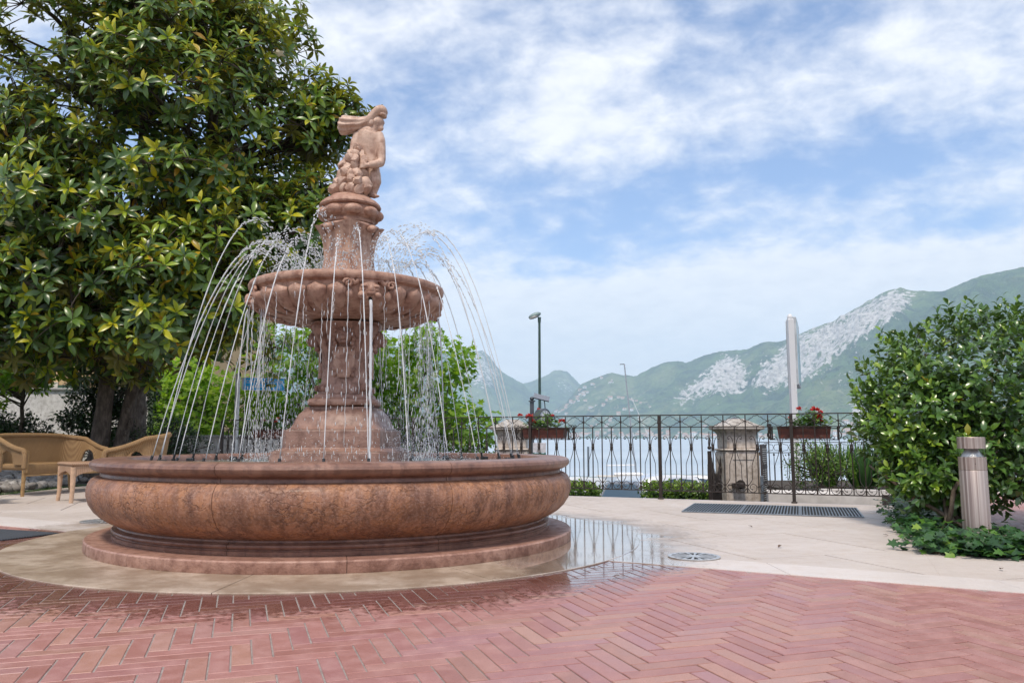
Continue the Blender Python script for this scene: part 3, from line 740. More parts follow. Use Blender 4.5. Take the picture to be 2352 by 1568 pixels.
# ------------------------------------------------------------------ water in the air
def jet_path(a, n=34, apex=2.45, r1=.34, r0=JR - .012, z0=.662, z1=2.06, da=0.0):
    g = 9.81; v = math.sqrt(2 * g * (apex - z0)); T = v / g + math.sqrt(2 * (apex - z1) / g); pts = []
    for i in range(n):
        t = T * i / (n - 1); f = i / (n - 1); r = r0 + (r1 - r0) * f; aa = a + da * f
        pts.append((Vector((r * math.cos(aa), r * math.sin(aa), z0 + v * t - .5 * g * t * t)), f))
    return pts
def drops_into(b, pos, d, length, rad, nu=5, nv=4):
    d = d.normalized(); M = d.to_track_quat('Z', 'Y').to_matrix().to_4x4()
    b.ball(pos, (rad, rad, length), nu, nv, M)
LABJ = 'thin water jet arcing from the basin edge up into the upper bowl'
for a in JA:
    t = thing('water_jet', LABJ, 'water jet', (FC.x, FC.y, .6), 0, 'ring of jets in the basin')
    P = jet_path(a + random.uniform(-.012, .012), 40, 2.43 + random.uniform(-.10, .13), .38 + random.uniform(-.12, .14), da=random.uniform(-.09, .09))
    cut = .44 + random.uniform(-.08, .08)
    tb = [(p, f) for p, f in P if f <= cut]
    wob = [p + Vector((random.gauss(0, .0018 * f), random.gauss(0, .0018 * f), 0)) for p, f in tb]
    rad = [.0031 + .0024 * f + (random.uniform(-.0012, .0014) if f > .12 else 0) for p, f in tb]
    B().tube(wob, rad, 6).build('stream', WATERM, t, smooth=179, off=(0, 0, .6))
    b = B(); k = 0
    for i in range(len(P) - 1):
        p0, f0 = P[i]; p1, _ = P[i + 1]
        if f0 < cut - .06: continue
        m = 4 if f0 < .72 else 6
        for q in range(m):
            f = f0 + (q + random.random()) / m * (1 / 39); s = (f - cut) * .075
            s = max(s, .0015)
            p = p0.lerp(p1, (q + random.random()) / m) + Vector((random.gauss(0, s), random.gauss(0, s), random.gauss(0, s)))
            ln = random.uniform(.007, .020) if f0 < .7 else random.uniform(.005, .014)
            drops_into(b, p, (p1 - p0) + Vector((random.gauss(0, .004), random.gauss(0, .004), random.gauss(0, .004))), ln, random.uniform(.0030, .0058))
    tag(b.build('drops', WATERM, t, smooth=179, off=(0, 0, .6)), kind='stuff')
# the four mouths
for a, lab in zip(MASKA, ('front', 'right', 'back', 'left')):
    if lab == 'back': continue
    w = {'front': 'thick stream pouring from the front mask of the upper bowl', 'right': 'thin stream falling from the right-hand mask of the upper bowl', 'left': 'thin stream falling from the left-hand mask of the upper bowl'}[lab]
    t = thing('spout_stream', w, 'water stream', (FC.x, FC.y, .6), 0, 'streams from the mask mouths')
    pts = []; rad = []
    for i in range(34):
        f = i / 33; z = 1.834 - 1.235 * f; r = .808 + .075 * math.sqrt(f)
        pts.append((r * math.cos(a) + random.gauss(0, .003 * f), r * math.sin(a) + random.gauss(0, .003 * f), z)); rad.append((.012 - .005 * f + random.uniform(-.002, .002)) * (1 if lab == 'front' else .55))
    B().tube(pts, rad, 7).build('stream', WATERM, t, smooth=179, off=(0, 0, .6))
# overflow from the bowl edge: a loose curtain of drops and threads
b = B()
for k in range(5200):
    a = random.uniform(0, 2 * PI); dens = .55 + .45 * mnoise.noise((math.cos(a) * 3.1, math.sin(a) * 3.1, 1.3))
    if random.random() > dens * 1.25 + .15: continue
    if math.sin(a + .2) < -.3 and random.random() < .72: continue
    f = random.random() ** .8; z = 1.86 - 1.25 * f; r = .70 + random.gauss(0, .030) + .05 * f
    drops_into(b, (FC.x + r * math.cos(a), FC.y + r * math.sin(a), z), Vector((random.gauss(0, .05), random.gauss(0, .05), 1)), random.uniform(.010, .026), random.uniform(.0016, .0034), 4, 3)
for k in range(46):
    a = random.uniform(0, 2 * PI); z0 = random.uniform(1.80, 2.0); L_ = random.uniform(.25, 1.25); r0 = .80 if z0 > 1.9 else .72; n = int(6 + L_ * 16)
    if math.sin(a) < -.6 and random.random() < .5: L_ *= .4
    pts = [(FC.x + (r0 + random.gauss(0, .004)) * math.cos(a + random.gauss(0, .004)), FC.y + (r0 + random.gauss(0, .004)) * math.sin(a), max(.6, z0 - L_ * i / (n - 1))) for i in range(n)]
    b.tube(pts, [random.uniform(.0012, .0036) for _ in range(n)], 4)
tag(b.build('falling_water', WATERM, smooth=179), kind='stuff')
# splash round the pedestal and where jets fall into the bowl
b = B()
for k in range(9000):
    a = random.uniform(0, 2 * PI)
    if math.sin(a + .2) < -.1 and random.random() < .88: continue
    r = .42 + abs(random.gauss(0, .28)) + (.1 if random.random() < .3 else 0); z = .61 + abs(random.gauss(0, .11)) * (1.25 - min(1, abs(r - .55)))
    rr = random.uniform(.0014, .0036); drops_into(b, (FC.x + r * math.cos(a), FC.y + r * math.sin(a), z), Vector((random.gauss(0, 1), random.gauss(0, 1), 1)), rr * random.uniform(1, 2.2), rr, 4, 3)
for k in range(1600):
    a = random.uniform(0, 2 * PI)
    if math.sin(a + .2) < -.1 and random.random() < .9: continue
    z = random.uniform(.86, 1.14); r = .34 + .16 * (1.14 - z) / .28 + abs(random.gauss(0, .05)); rr = random.uniform(.0010, .0024)
    drops_into(b, (FC.x + r * math.cos(a), FC.y + r * math.sin(a), z), Vector((random.gauss(0, 1), random.gauss(0, 1), 1)), rr * 1.6, rr, 4, 3)
for k in range(2200):
    a = random.uniform(0, 2 * PI); r = random.uniform(.25, .74); z = 2.07 + abs(random.gauss(0, .11)); rr = random.uniform(.0018, .0044)
    drops_into(b, (FC.x + r * math.cos(a), FC.y + r * math.sin(a), z), Vector((random.gauss(0, 1), random.gauss(0, 1), 1)), rr * random.uniform(1, 2), rr, 4, 3)
tag(b.build('splash_spray', WATERM, smooth=179), kind='stuff')

# ------------------------------------------------------------------ statue
def remesh(b, name, mat, vox, parent, smooth=2, **kw):
    me = b.mesh('tmp', None); o = link('tmp', me)
    md = o.modifiers.new('r', 'REMESH'); md.mode = 'VOXEL'; md.voxel_size = vox
    ms = o.modifiers.new('s', 'SMOOTH'); ms.iterations = smooth; ms.factor = .5
    dg = bpy.context.evaluated_depsgraph_get(); dg.update()
    nm = bpy.data.meshes.new_from_object(o.evaluated_get(dg)); nm.name = name
    bpy.data.objects.remove(o)
    nm.materials.clear(); nm.materials.append(mat); nm.polygons.foreach_set('use_smooth', [True] * len(nm.polygons))
    return link(name, nm, parent, **kw)
STAT = mat_carved('statue_stone', (.50, .32, .235), (.62, .44, .345), (.33, .185, .135))
statue = thing('statue', 'carved stone fisherman in a floppy hood standing behind a pile of rocks', 'statue', (FC.x, FC.y, 2.862))
Z0 = 2.862
def P3(x, y, z): return Vector((x, y, z - Z0))
b = B()
b.tube([P3(.165, .01, 3.02), P3(.165, .01, 3.10), P3(.158, .01, 3.17), P3(.150, .01, 3.24), P3(.142, .01, 3.32), P3(.136, .01, 3.39), P3(.140, .01, 3.44), P3(.155, .01, 3.475), P3(.185, .01, 3.50)], [.070, .084, .080, .078, .094, .108, .105, .080, .045], 16, flat=.78)
b.tube([P3(.175, .01, 3.46), P3(.208, .0, 3.53)], [.05, .042], 12)
b.ball(P3(.214, 0, 3.548), (.056, .050, .064), 16, 12)
b.ball(P3(.270, 0, 3.540), (.016, .011, .016), 8, 6); b.ball(P3(.262, 0, 3.518), (.014, .016, .008), 8, 6); b.ball(P3(.248, 0, 3.492), (.028, .026, .028), 10, 8)
b.ball(P3(.262, 0, 3.563), (.014, .036, .010), 10, 6); b.ball(P3(.256, -.022, 3.548), (.008, .010, .006), 8, 6)
b.ball(P3(.205, -.050, 3.545), (.016, .010, .020), 8, 6)
# arms
b.tube([P3(.225, -.01, 3.435), P3(.250, -.02, 3.37), P3(.262, -.03, 3.28), P3(.268, -.035, 3.20), P3(.262, -.045, 3.155)], [.048, .046, .040, .037, .036], 12)
b.tube([P3(.266, -.04, 3.165), P3(.225, -.085, 3.135), P3(.175, -.115, 3.118)], [.038, .036, .030], 12)
b.ball(P3(.150, -.125, 3.112), (.034, .022, .022), 10, 8)
for k in range(4): b.tube([P3(.145, -.13, 3.124 - .011 * k), P3(.118, -.140, 3.120 - .011 * k), P3(.100, -.132, 3.114 - .011 * k)], [.0095, .009, .008], 6)
b.tube([P3(.145, -.125, 3.128), P3(.135, -.145, 3.14)], [.010, .008], 6)
b.tube([P3(.055, .0, 3.435), P3(.030, -.01, 3.36), P3(.020, -.03, 3.26), P3(.040, -.07, 3.20)], [.046, .042, .036, .034], 12)
# legs
b.tube([P3(.195, 0, 3.08), P3(.215, -.01, 3.00), P3(.195, .0, 2.93), P3(.175, .01, 2.87)], [.062, .052, .040, .038], 12)
b.tube([P3(.120, .02, 3.06), P3(.110, .02, 2.96), P3(.100, .02, 2.87)], [.062, .050, .040], 12)
b.ball(P3(.205, -.02, 2.872), (.055, .028, .016), 10, 6)
body = remesh(b, 'figure', STAT, .0085, statue, 3)
# floppy hood: crown over the head, long tail swept back to the left
b = B()
secs = [(.304, 3.640, .016, .026), (.292, 3.645, .034, .050), (.270, 3.652, .046, .062), (.240, 3.650, .050, .068), (.212, 3.634, .056, .070), (.180, 3.594, .068, .070), (.150, 3.560, .066, .070), (.115, 3.538, .060, .070), (.060, 3.524, .062, .078), (.005, 3.520, .068, .090), (-.045, 3.516, .074, .102), (-.085, 3.518, .074, .108), (-.104, 3.530, .056, .096)]
vs = []; fs = []; m = 36
for i, (x, z, hz, hy) in enumerate(secs):
    for k in range(m):
        a = 2 * PI * k / m; rip = 1 + (.022 * (i - 5) * math.sin(9 * a + .6) if i > 5 else 0)
        vs.append(P3(x + .02 * math.cos(a) * (i > 6), hy * rip * math.sin(a), z + hz * rip * math.cos(a)))
for i in range(len(secs) - 1):
    for k in range(m): fs.append((i * m + k, i * m + (k + 1) % m, (i + 1) * m + (k + 1) % m, (i + 1) * m + k))
fs.append(tuple(range(m))[::-1]); fs.append(tuple(range((len(secs) - 1) * m, len(secs) * m)))
b.add(vs, fs)
b.ball(P3(.268, 0, 3.604), (.034, .064, .012), 12, 8); b.ball(P3(.168, .0, 3.530), (.04, .066, .05), 12, 8)
remesh(b, 'hood', STAT, .006, statue, 1)
# rocks
def rock_mesh(seed, mat):
    rr = random.Random(seed); bm = bmesh.new(); bmesh.ops.create_icosphere(bm, subdivisions=2, radius=1.0)
    planes = [(Vector((rr.gauss(0, 1), rr.gauss(0, 1), rr.gauss(0, 1))).normalized(), rr.uniform(.55, .82)) for _ in range(10)]
    for v in bm.verts:
        for n_, d_ in planes:
            k = v.co.dot(n_)
            if k > d_: v.co -= n_ * (k - d_)
        v.co *= 1 + .06 * mnoise.noise(v.co * 2.3 + Vector((seed, 0, 0)))
    me = bpy.data.meshes.new('rock'); bm.to_mesh(me); bm.free(); me.materials.append(mat)
    me.polygons.foreach_set('use_smooth', [True] * len(me.polygons)); me.set_sharp_from_angle(angle=R(28)); return me
rocks = [rock_mesh(s, STAT) for s in range(6)]
rows = [(2.905, -.132, .185, .060, 5), (2.975, -.118, .172, .058, 5), (3.045, -.102, .145, .054, 5), (3.115, -.085, .135, .054, 4), (3.18, -.045, .125, .050, 4), (3.235, -.005, .110, .046, 3), (3.28, .035, .095, .040, 2)]
k = 0
for z, x0, x1, s, n_ in rows:
    for i in range(n_):
        x = x0 + s * .5 + (x1 - x0 - s) * (i / (n_ - 1) if n_ > 1 else .5) + random.uniform(-.012, .012)
        y = -.10 - .05 * math.cos((i / max(1, n_ - 1) - .5) * PI) + .10 * (z - 2.9) + random.uniform(-.012, .012)
        q = s * random.uniform(.88, 1.16)
        link('rock', rocks[k % 6], statue, P3(x, y, z + random.uniform(-.012, .012)), (random.uniform(0, 6), random.uniform(0, 6), random.uniform(0, 6)), (q * 1.1, q, q * .88)); k += 1
for x, y, z, s in ((-.07, .02, 2.91, .070), (-.05, .05, 2.99, .07), (0, .06, 3.08, .08), (.03, .03, 3.17, .07), (.05, -.02, 3.05, .09), (.08, -.02, 2.95, .1), (.0, -.03, 2.96, .1)):
    link('rock', rocks[k % 6], statue, P3(x, y, z), (random.uniform(0, 6), 0, random.uniform(0, 6)), (s, s, s)); k += 1

# ------------------------------------------------------------------ railing
RX0 = 1.965; RU = Vector((.9187, -.395, 0)); RANG = math.atan2(-.395, .9187)
RO = Vector((RX0, rail_y(RX0), 0))
def rail_pt(s, off=0.0, z=0.0): p = RO + RU * s + Vector((-RU.y, RU.x, 0)) * off; return Vector((p.x, p.y, z))
railing = thing('railing', 'brown wrought iron terrace railing with scrolled bars and wavy top band', 'railing', tuple(RO), RANG)
ZT, ZM, ZB = 1.095, .94, .112
psts = [3.30, 1.66, 0.0, -1.856, -3.77, -5.62, -7.527]; nbay = [6, 6, 7, 7, 7, 7]
pm = B().box((0, 0, .545), (.040, .040, 1.09)).box((0, 0, 1.0), (.052, .052, .03), bev=.006).box((0, 0, .01), (.07, .07, .02), bev=.006).mesh('post', IRON)
for s in psts: link('post', pm, railing, (s, 0, 0))
for (a, b_) in zip(psts[:-1], psts[1:]):
    c = (a + b_) / 2; w = abs(a - b_)
    B().box((c, 0, ZT + .004), (w + .002, .046, .014), bev=.004).build('top_rail', IRON, railing)
    B().box((c, 0, ZM), (w - .042, .018, .011)).build('middle_rail', IRON, railing)
    B().box((c, 0, ZB), (w - .042, .022, .012)).build('bottom_rail', IRON, railing)
def rail_sections(parent, psts, nbay, IRONM):
    for (a, b_), nb in zip(zip(psts[1:], psts[:-1]), nbay):
        w = (b_ - a) / nb; c = w / 2; h = .52 * c
        lb_ = B().box((0, 0, (ZB + ZT) / 2), (.013, .013, ZT - ZB - .012)).box((0, 0, 1.012), (.024, .024, .026), bev=.005).box((0, 0, .205), (.026, .026, .03), bev=.006).box((0, 0, .148), (.021, .021, .06), bev=.005).mesh('bar', IRONM)
        cb_ = B().box((c, 0, (ZB + ZM) / 2), (.013, .013, ZM - ZB - .012)).tube([(c, 0, .66), (c, 0, .667), (c, 0, .683), (c, 0, .69)], [.016, .021, .021, .016], 8).box((c, 0, .19), (.026, .024, .02), bev=.004).tube([(c, 0, .60), (c, 0, .66), (c, 0, .69), (c, 0, .75)], [.006, .015, .015, .006], 8).mesh('bar', IRONM)
        def scroll(sg):
            X = lambda d: c + sg * d
            p = [(.068, .786), (.080, .780), (.089, .792), (.084, .813), (.064, .824), (.042, .806), (.026, .77), (.017, .72), (.013, .68), (.017, .64), (.030, .58), (h * .88, .49), (h, .455), (h * 1.02, .37), (h * 1.02, .285), (h * 1.12, .265), (c - .028, .218), (c - .012, .20)]
            return B().tube([(X(d), 0, z) for d, z in p], .0046, 5).ball((X(.070), 0, .789), .0085, 6, 4)
        def curl(sg):
            X = lambda d: c + sg * d; p = []
            r0 = min(.052, c * .40); cc = c * .53
            for k in range(15):
                t = k / 14; ang = R(-10 - 430 * t); rr = r0 * (1 - .62 * max(0, t - .42) / .58)
                p.append((X(cc + rr * math.cos(ang)), 0, .175 + rr * math.sin(ang) * 1.1))
            return B().tube(p, .0046, 5).ball(p[-1], .009, 6, 4)
        s1 = scroll(1).mesh('scroll_bar', IRONM, 60); s2 = scroll(-1).mesh('scroll_bar', IRONM, 60); c1 = curl(1).mesh('bottom_scroll', IRONM, 60); c2 = curl(-1).mesh('bottom_scroll', IRONM, 60)
        def wave(z0, z1):
            p = []
            for k in range(17):
                t = k / 16; f = .5 - .5 * math.cos(2 * PI * t); p.append((w * t, 0, z0 + (z1 - z0) * f + .006 * math.sin(6 * 2 * PI * t) * (1 if z1 > z0 else -1)))
            return B().tube(p, .0042, 5).mesh('wavy_bar', IRONM, 60)
        w1, w2 = wave(1.016, 1.084), wave(1.008, .951)
        for i in range(nb):
            s = a + w * i
            if i: link('bar', lb_, parent, (s, 0, 0))
            for me, nm in ((cb_, 'bar'), (s1, 'scroll_bar'), (s2, 'scroll_bar'), (c1, 'bottom_scroll'), (c2, 'bottom_scroll'), (w1, 'wavy_bar'), (w2, 'wavy_bar')): link(nm, me, parent, (s, 0, 0))
rail_sections(railing, psts, nbay, IRON)

# ------------------------------------------------------------------ foliage tools
def leaf_template(kind):
    if kind == 'long':      # glossy evergreen leaf, folded on its midrib and bent
        st = [(0, .015), (.22, .13), (.5, .185), (.78, .13), (1.0, 0)]
        v = []; f = []
        for t, w in st:
            zc = .05 * math.sin(PI * t) - .16 * t * t
            if w > 0: v += [(t, -w, zc + w * .35), (t, 0, zc), (t, w, zc + w * .35)]
            else: v += [(t, 0, zc)]
        for i in range(3):
            a = i * 3; f += [(a + 3, a + 4, a + 1, a), (a + 4, a + 5, a + 2, a + 1)]
        f += [(12, 10, 9), (12, 11, 10)]
    elif kind == 'oval':
        st = [(0, .02), (.3, .22), (.65, .23), (1.0, 0)]
        v = []; f = []
        for t, w in st:
            zc = .06 * math.sin(PI * t) - .14 * t * t
            if w > 0: v += [(t, -w, zc + w * .3), (t, 0, zc), (t, w, zc + w * .3)]
            else: v += [(t, 0, zc)]
        for i in range(2):
            a = i * 3; f += [(a + 3, a + 4, a + 1, a), (a + 4, a + 5, a + 2, a + 1)]
        f += [(9, 7, 6), (9, 8, 7)]
    elif kind == 'lobed':
        v = [(0, 0, 0), (.12, -.42, .06), (.38, -.24, .0), (.62, -.46, .05), (.66, -.16, 0), (1.0, 0, -.10), (.66, .16, 0), (.62, .46, .05), (.38, .24, 0), (.12, .42, .06)]
        f = [(0, 1, 2), (0, 2, 8), (0, 8, 9), (2, 3, 4), (6, 7, 8), (2, 4, 6, 8), (4, 5, 6)]
    elif kind == 'small':
        v = [(0, 0, 0), (.5, -.26, .06), (1, 0, -.05), (.5, .26, .06)]; f = [(0, 1, 2), (0, 2, 3)]
    elif kind == 'blade':
        v = [(0, -.030, 0), (0, .030, 0), (.35, -.036, .03), (.35, .036, .03), (.7, -.026, -.02), (.7, .026, -.02), (1, 0, -.16)]; f = [(0, 2, 3, 1), (2, 4, 5, 3), (4, 6, 5)]
    elif kind == 'petal':
        v = [(0, 0, 0), (.6, -.30, .1), (1, -.12, .0), (1, .12, .0), (.6, .30, .1)]; f = [(0, 1, 2), (0, 2, 3), (0, 3, 4)]
    return np.array(v, dtype=np.float64), f
TPL = {k: leaf_template(k) for k in ('long', 'oval', 'lobed', 'small', 'blade', 'petal')}
def frames(D, N):
    D = D / np.linalg.norm(D, axis=1, keepdims=True)
    N = N - D * np.sum(D * N, axis=1, keepdims=True); l = np.linalg.norm(N, axis=1, keepdims=True); l[l < 1e-6] = 1; N = N / l
    return D, np.cross(N, D), N
def leaf_mesh(name, kind, P, D, N, S, tone, mat, off=(0, 0, 0), width=1.0):
    V, F = TPL[kind]; n = len(P); X, Y, Z = frames(np.asarray(D, float), np.asarray(N, float))
    S = np.asarray(S, float)[:, None, None]
    W = (X[:, None, :] * V[None, :, 0:1] + Y[:, None, :] * V[None, :, 1:2] * width + Z[:, None, :] * V[None, :, 2:3]) * S + (np.asarray(P, float) - np.array(off))[:, None, :]
    nv = len(V); co = W.reshape(-1, 3)
    loops = np.concatenate([np.array(f) for f in F]); tot = np.array([len(f) for f in F]); start = np.concatenate([[0], np.cumsum(tot)[:-1]])
    nl = len(loops)
    me = bpy.data.meshes.new(name); me.vertices.add(n * nv); me.vertices.foreach_set('co', co.ravel().astype(np.float32))
    me.loops.add(n * nl); me.loops.foreach_set('vertex_index', (loops[None, :] + (np.arange(n) * nv)[:, None]).ravel().astype(np.int32))
    me.polygons.add(n * len(F)); me.polygons.foreach_set('loop_start', (start[None, :] + (np.arange(n) * nl)[:, None]).ravel().astype(np.int32))
    me.update(calc_edges=True); me.validate()
    me.polygons.foreach_set('use_smooth', np.ones(len(me.polygons), dtype=bool))
    a = me.attributes.new('tone', 'FLOAT', 'POINT'); a.data.foreach_set('value', np.repeat(np.asarray(tone, dtype=np.float32), nv))
    me.materials.append(mat); return me
def leaf_variants(kind, mat, n=8, width=1.0):
    z = np.zeros((1, 3)); return [leaf_mesh('leaf', kind, z, np.array([[1., 0, 0]]), np.array([[0, 0, 1.]]), [1.0], [(k + .5) / n], mat, width=width) for k in range(n)]
def place_leaves(parent, org, kind, P, D, N, S, tone, mat, crown_name, want=300, score=None, width=1.0, name='leaf'):
    """the leaves that show largest become objects of their own, the rest one mesh"""
    P = np.asarray(P, float); D = np.asarray(D, float); N = np.asarray(N, float); S = np.asarray(S, float); tone = np.asarray(tone, float)
    pick = np.zeros(len(P), bool)
    if want:
        if score is None:
            eye = np.array([0, 0, EYE]); score = S / np.linalg.norm(P - eye, axis=1)
            px = 1176 + FPX * P[:, 0] / P[:, 1]; score = np.where((px > 5) & (px < 2347), score, 0)
        pick[np.argsort(-score)[:want]] = True
    if (~pick).any():
        o = link(crown_name, leaf_mesh(crown_name, kind, P[~pick], D[~pick], N[~pick], S[~pick], tone[~pick], mat, org, width), parent); tag(o, kind='stuff')
    if want:
        var = leaf_variants(kind, mat, width=width); X, Y, Z = frames(D[pick], N[pick]); Pp = P[pick] - np.array(org); Sp = S[pick]; tp = tone[pick]
        for i in range(len(Pp)):
            o = link(name, var[min(7, int(tp[i] * 8))], parent)
            o.matrix_basis = Matrix(((X[i][0] * Sp[i], Y[i][0] * Sp[i], Z[i][0] * Sp[i], Pp[i][0]), (X[i][1] * Sp[i], Y[i][1] * Sp[i], Z[i][1] * Sp[i], Pp[i][1]), (X[i][2] * Sp[i], Y[i][2] * Sp[i], Z[i][2] * Sp[i], Pp[i][2]), (0, 0, 0, 1)))
def unit(n): v = RNG.normal(size=(n, 3)); return v / np.linalg.norm(v, axis=1, keepdims=True)
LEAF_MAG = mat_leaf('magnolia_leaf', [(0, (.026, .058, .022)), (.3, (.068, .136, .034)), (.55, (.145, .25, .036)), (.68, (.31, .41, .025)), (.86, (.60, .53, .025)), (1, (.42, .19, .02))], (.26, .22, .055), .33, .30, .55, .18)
LEAF_CAM = mat_leaf('camellia_leaf', [(0, (.042, .092, .025)), (.4, (.082, .175, .036)), (.7, (.18, .31, .034)), (.9, (.28, .38, .035)), (1, (.45, .24, .02))], (.10, .16, .05), .28, .22, .55, .3)
LEAF_LIME = mat_leaf('lime_green_leaf', [(0, (.08, .17, .03)), (.5, (.22, .39, .04)), (1, (.46, .58, .07))], None, .45, .5)
LEAF_DARK = mat_leaf('dark_hedge_leaf', [(0, (.012, .028, .012)), (.6, (.03, .065, .02)), (1, (.08, .15, .03))], None, .4, .2)
LEAF_HEDGE = mat_leaf('laurel_hedge_leaf', [(0, (.03, .07, .012)), (.5, (.10, .19, .02)), (1, (.28, .38, .04))], None, .35, .35)
LEAF_IVY = mat_leaf('ivy_leaf', [(0, (.02, .06, .025)), (.5, (.04, .11, .03)), (.85, (.10, .22, .03)), (1, (.22, .33, .04))], None, .4, .2)
LEAF_GER = mat_leaf('geranium_leaf', [(0, (.05, .12, .03)), (.6, (.12, .24, .04)), (1, (.25, .36, .06))], None, .5, .3)
LEAF_RED = mat_leaf('red_maple_leaf', [(0, (.10, .015, .012)), (1, (.26, .05, .03))], None, .5, .35)
BARK = mat_bark(); BARK2 = mat_bark('grey_bark', (.10, .085, .07), (.22, .19, .165))
FLOWER = simple('red_geranium_petal', (.55, .025, .02), .5, 0, .25, 30)
TERRA = simple('terracotta_plastic', (.125, .036, .025), .5, 0, .12, 8)

# ------------------------------------------------------------------ flower boxes on the railing
def flower_box(s, label, plabel, seed, flowers, nleaf, spread, xoff=0.0):
    rr = random.Random(seed); o = rail_pt(s, .18, .79); L_ = .64
    t = thing('flower_box', label, 'flower box', tuple(o), RANG, 'flower boxes hung on the railing')
    pb = B(); vs = []
    for z, k in ((0, 0), (.150, .018)): vs += [(-L_ / 2 + .02 - k, -.075 - k * .6, z), (L_ / 2 - .02 + k, -.075 - k * .6, z), (L_ / 2 - .02 + k, .075 + k * .6, z), (-L_ / 2 + .02 - k, .075 + k * .6, z)]
    pb.add(vs, [(3, 2, 1, 0), (0, 1, 5, 4), (1, 2, 6, 5), (2, 3, 7, 6), (3, 0, 4, 7)])
    for yy in (-.090, .090): pb.box((0, yy, .150), (L_ + .02, .012, .014), bev=.003)
    for xx in (-L_ / 2, L_ / 2): pb.box((xx + (.004 if xx > 0 else -.004), 0, .150), (.012, .17, .014), bev=.003)
    pb.build('planter', TERRA, t)
    B().box((0, 0, .132), (L_ - .04, .14, .02)).build('soil', SOIL, t)
    h = B(); hl = L_ / 2 + .075
    for z in (-.012, .128):
        for yy in (-.115, .115): h.box((0, yy, z), (hl * 2, .016, .010))
        for xx in (-hl, hl): h.box((xx, 0, z), (.012, .23, .0102))
    for xx in (-hl, hl):
        for yy in (-.115, .115): h.box((xx, yy, .066), (.018, .0165, .17))
    for k in range(5): h.box((-hl + .1 + k * (hl * 2 - .2) / 4, 0, -.012), (.014, .23, .008))
    h.build('iron_holder', IRON, t)
    for xx, sg in ((-hl, -1), (hl, 1)):
        sb = B()
        for yy in (-.115, 0, .115):
            pts = [(xx + sg * d, yy, z) for d, z in ((0, -.01), (.02, .0), (.038, .03), (.040, .06), (.022, .09), (.012, .115), (.024, .145), (.040, .165), (.030, .190), (.010, .185), (.008, .168), (.018, .162))]
            sb.tube(pts, .0055, 5)
        sb.build('end_scroll', IRON, t, smooth=60)
    for xx in (-.2, .2): B().tube([(xx, -.18, .30), (xx, -.13, .30), (xx, -.118, .13)], .005, 5).build('hook', IRON, t)
    p = thing('geranium', plabel, 'plant', (o.x, o.y, o.z + .13), RANG, 'geraniums in the flower boxes')
    n_ = nleaf; x = RNG.normal(xoff, spread, n_).clip(-.31, .31); y = RNG.normal(0, .06, n_); z = np.abs(RNG.normal(.07, .05, n_)) * (1 - (np.abs(x - xoff) / .36) ** 2).clip(.15, 1) * 1.25 + .01
    dr = RNG.uniform(0, 2 * PI, n_); D = np.stack([np.cos(dr), np.sin(dr), RNG.uniform(-.6, .5, n_)], 1); N = np.stack([RNG.normal(0, .5, n_), RNG.normal(-.3, .5, n_), np.ones(n_)], 1)
    place_leaves(p, (0, 0, 0), 'lobed', np.stack([x, y, z], 1), D, N, RNG.uniform(.035, .065, n_), RNG.beta(2, 2, n_), LEAF_GER, 'foliage', 0)
    st = B()
    for fx, fz, r_ in flowers:
        fy = rr.uniform(-.08, -.01); st.tube([(fx * .7 + xoff * .3, 0, .02), (fx * .9, fy * .7, fz * .6), (fx, fy, fz)], .0022, 4)
        m_ = 60; U = unit(m_); U[:, 2] = np.abs(U[:, 2]) * .8 + .0
        me = leaf_mesh('flower', 'petal', U * r_ * .5 * RNG.uniform(.4, 1, (m_, 1)), U + RNG.normal(0, .4, (m_, 3)), unit(m_), RNG.uniform(.4, .75, m_) * r_, RNG.random(m_), FLOWER)
        link('flower', me, p, (fx, fy, fz))
    st.build('stem', simple('green_stem', (.10, .18, .04), .6), p)
flower_box(-1.70, 'terracotta flower box in an iron holder by the lamp post side of the railing', 'geranium with five red heads in the box behind the basin rim', 3, [(-.36, .20, .042), (-.22, .17, .07), (-.17, .10, .055), (.13, .19, .035), (.27, .11, .05), (-.07, .29, .025)], 330, .14, -.02)
flower_box(1.80, 'terracotta flower box in an iron holder in front of the white sign pole', 'geranium with a trailing red cluster in the box before the white sign pole', 5, [(-.05, .24, .042), (.14, .22, .06), (.17, .13, .065), (.19, .08, .05), (-.16, .13, .03), (.20, .19, .04)], 380, .11, .08)
flower_box(-6.65, 'dark red flower box on the railing seen through the falling water', 'geranium in the box seen through the falling water', 8, [(-.1, .17, .04), (.12, .14, .04), (.2, .2, .03)], 260, .14, 0)
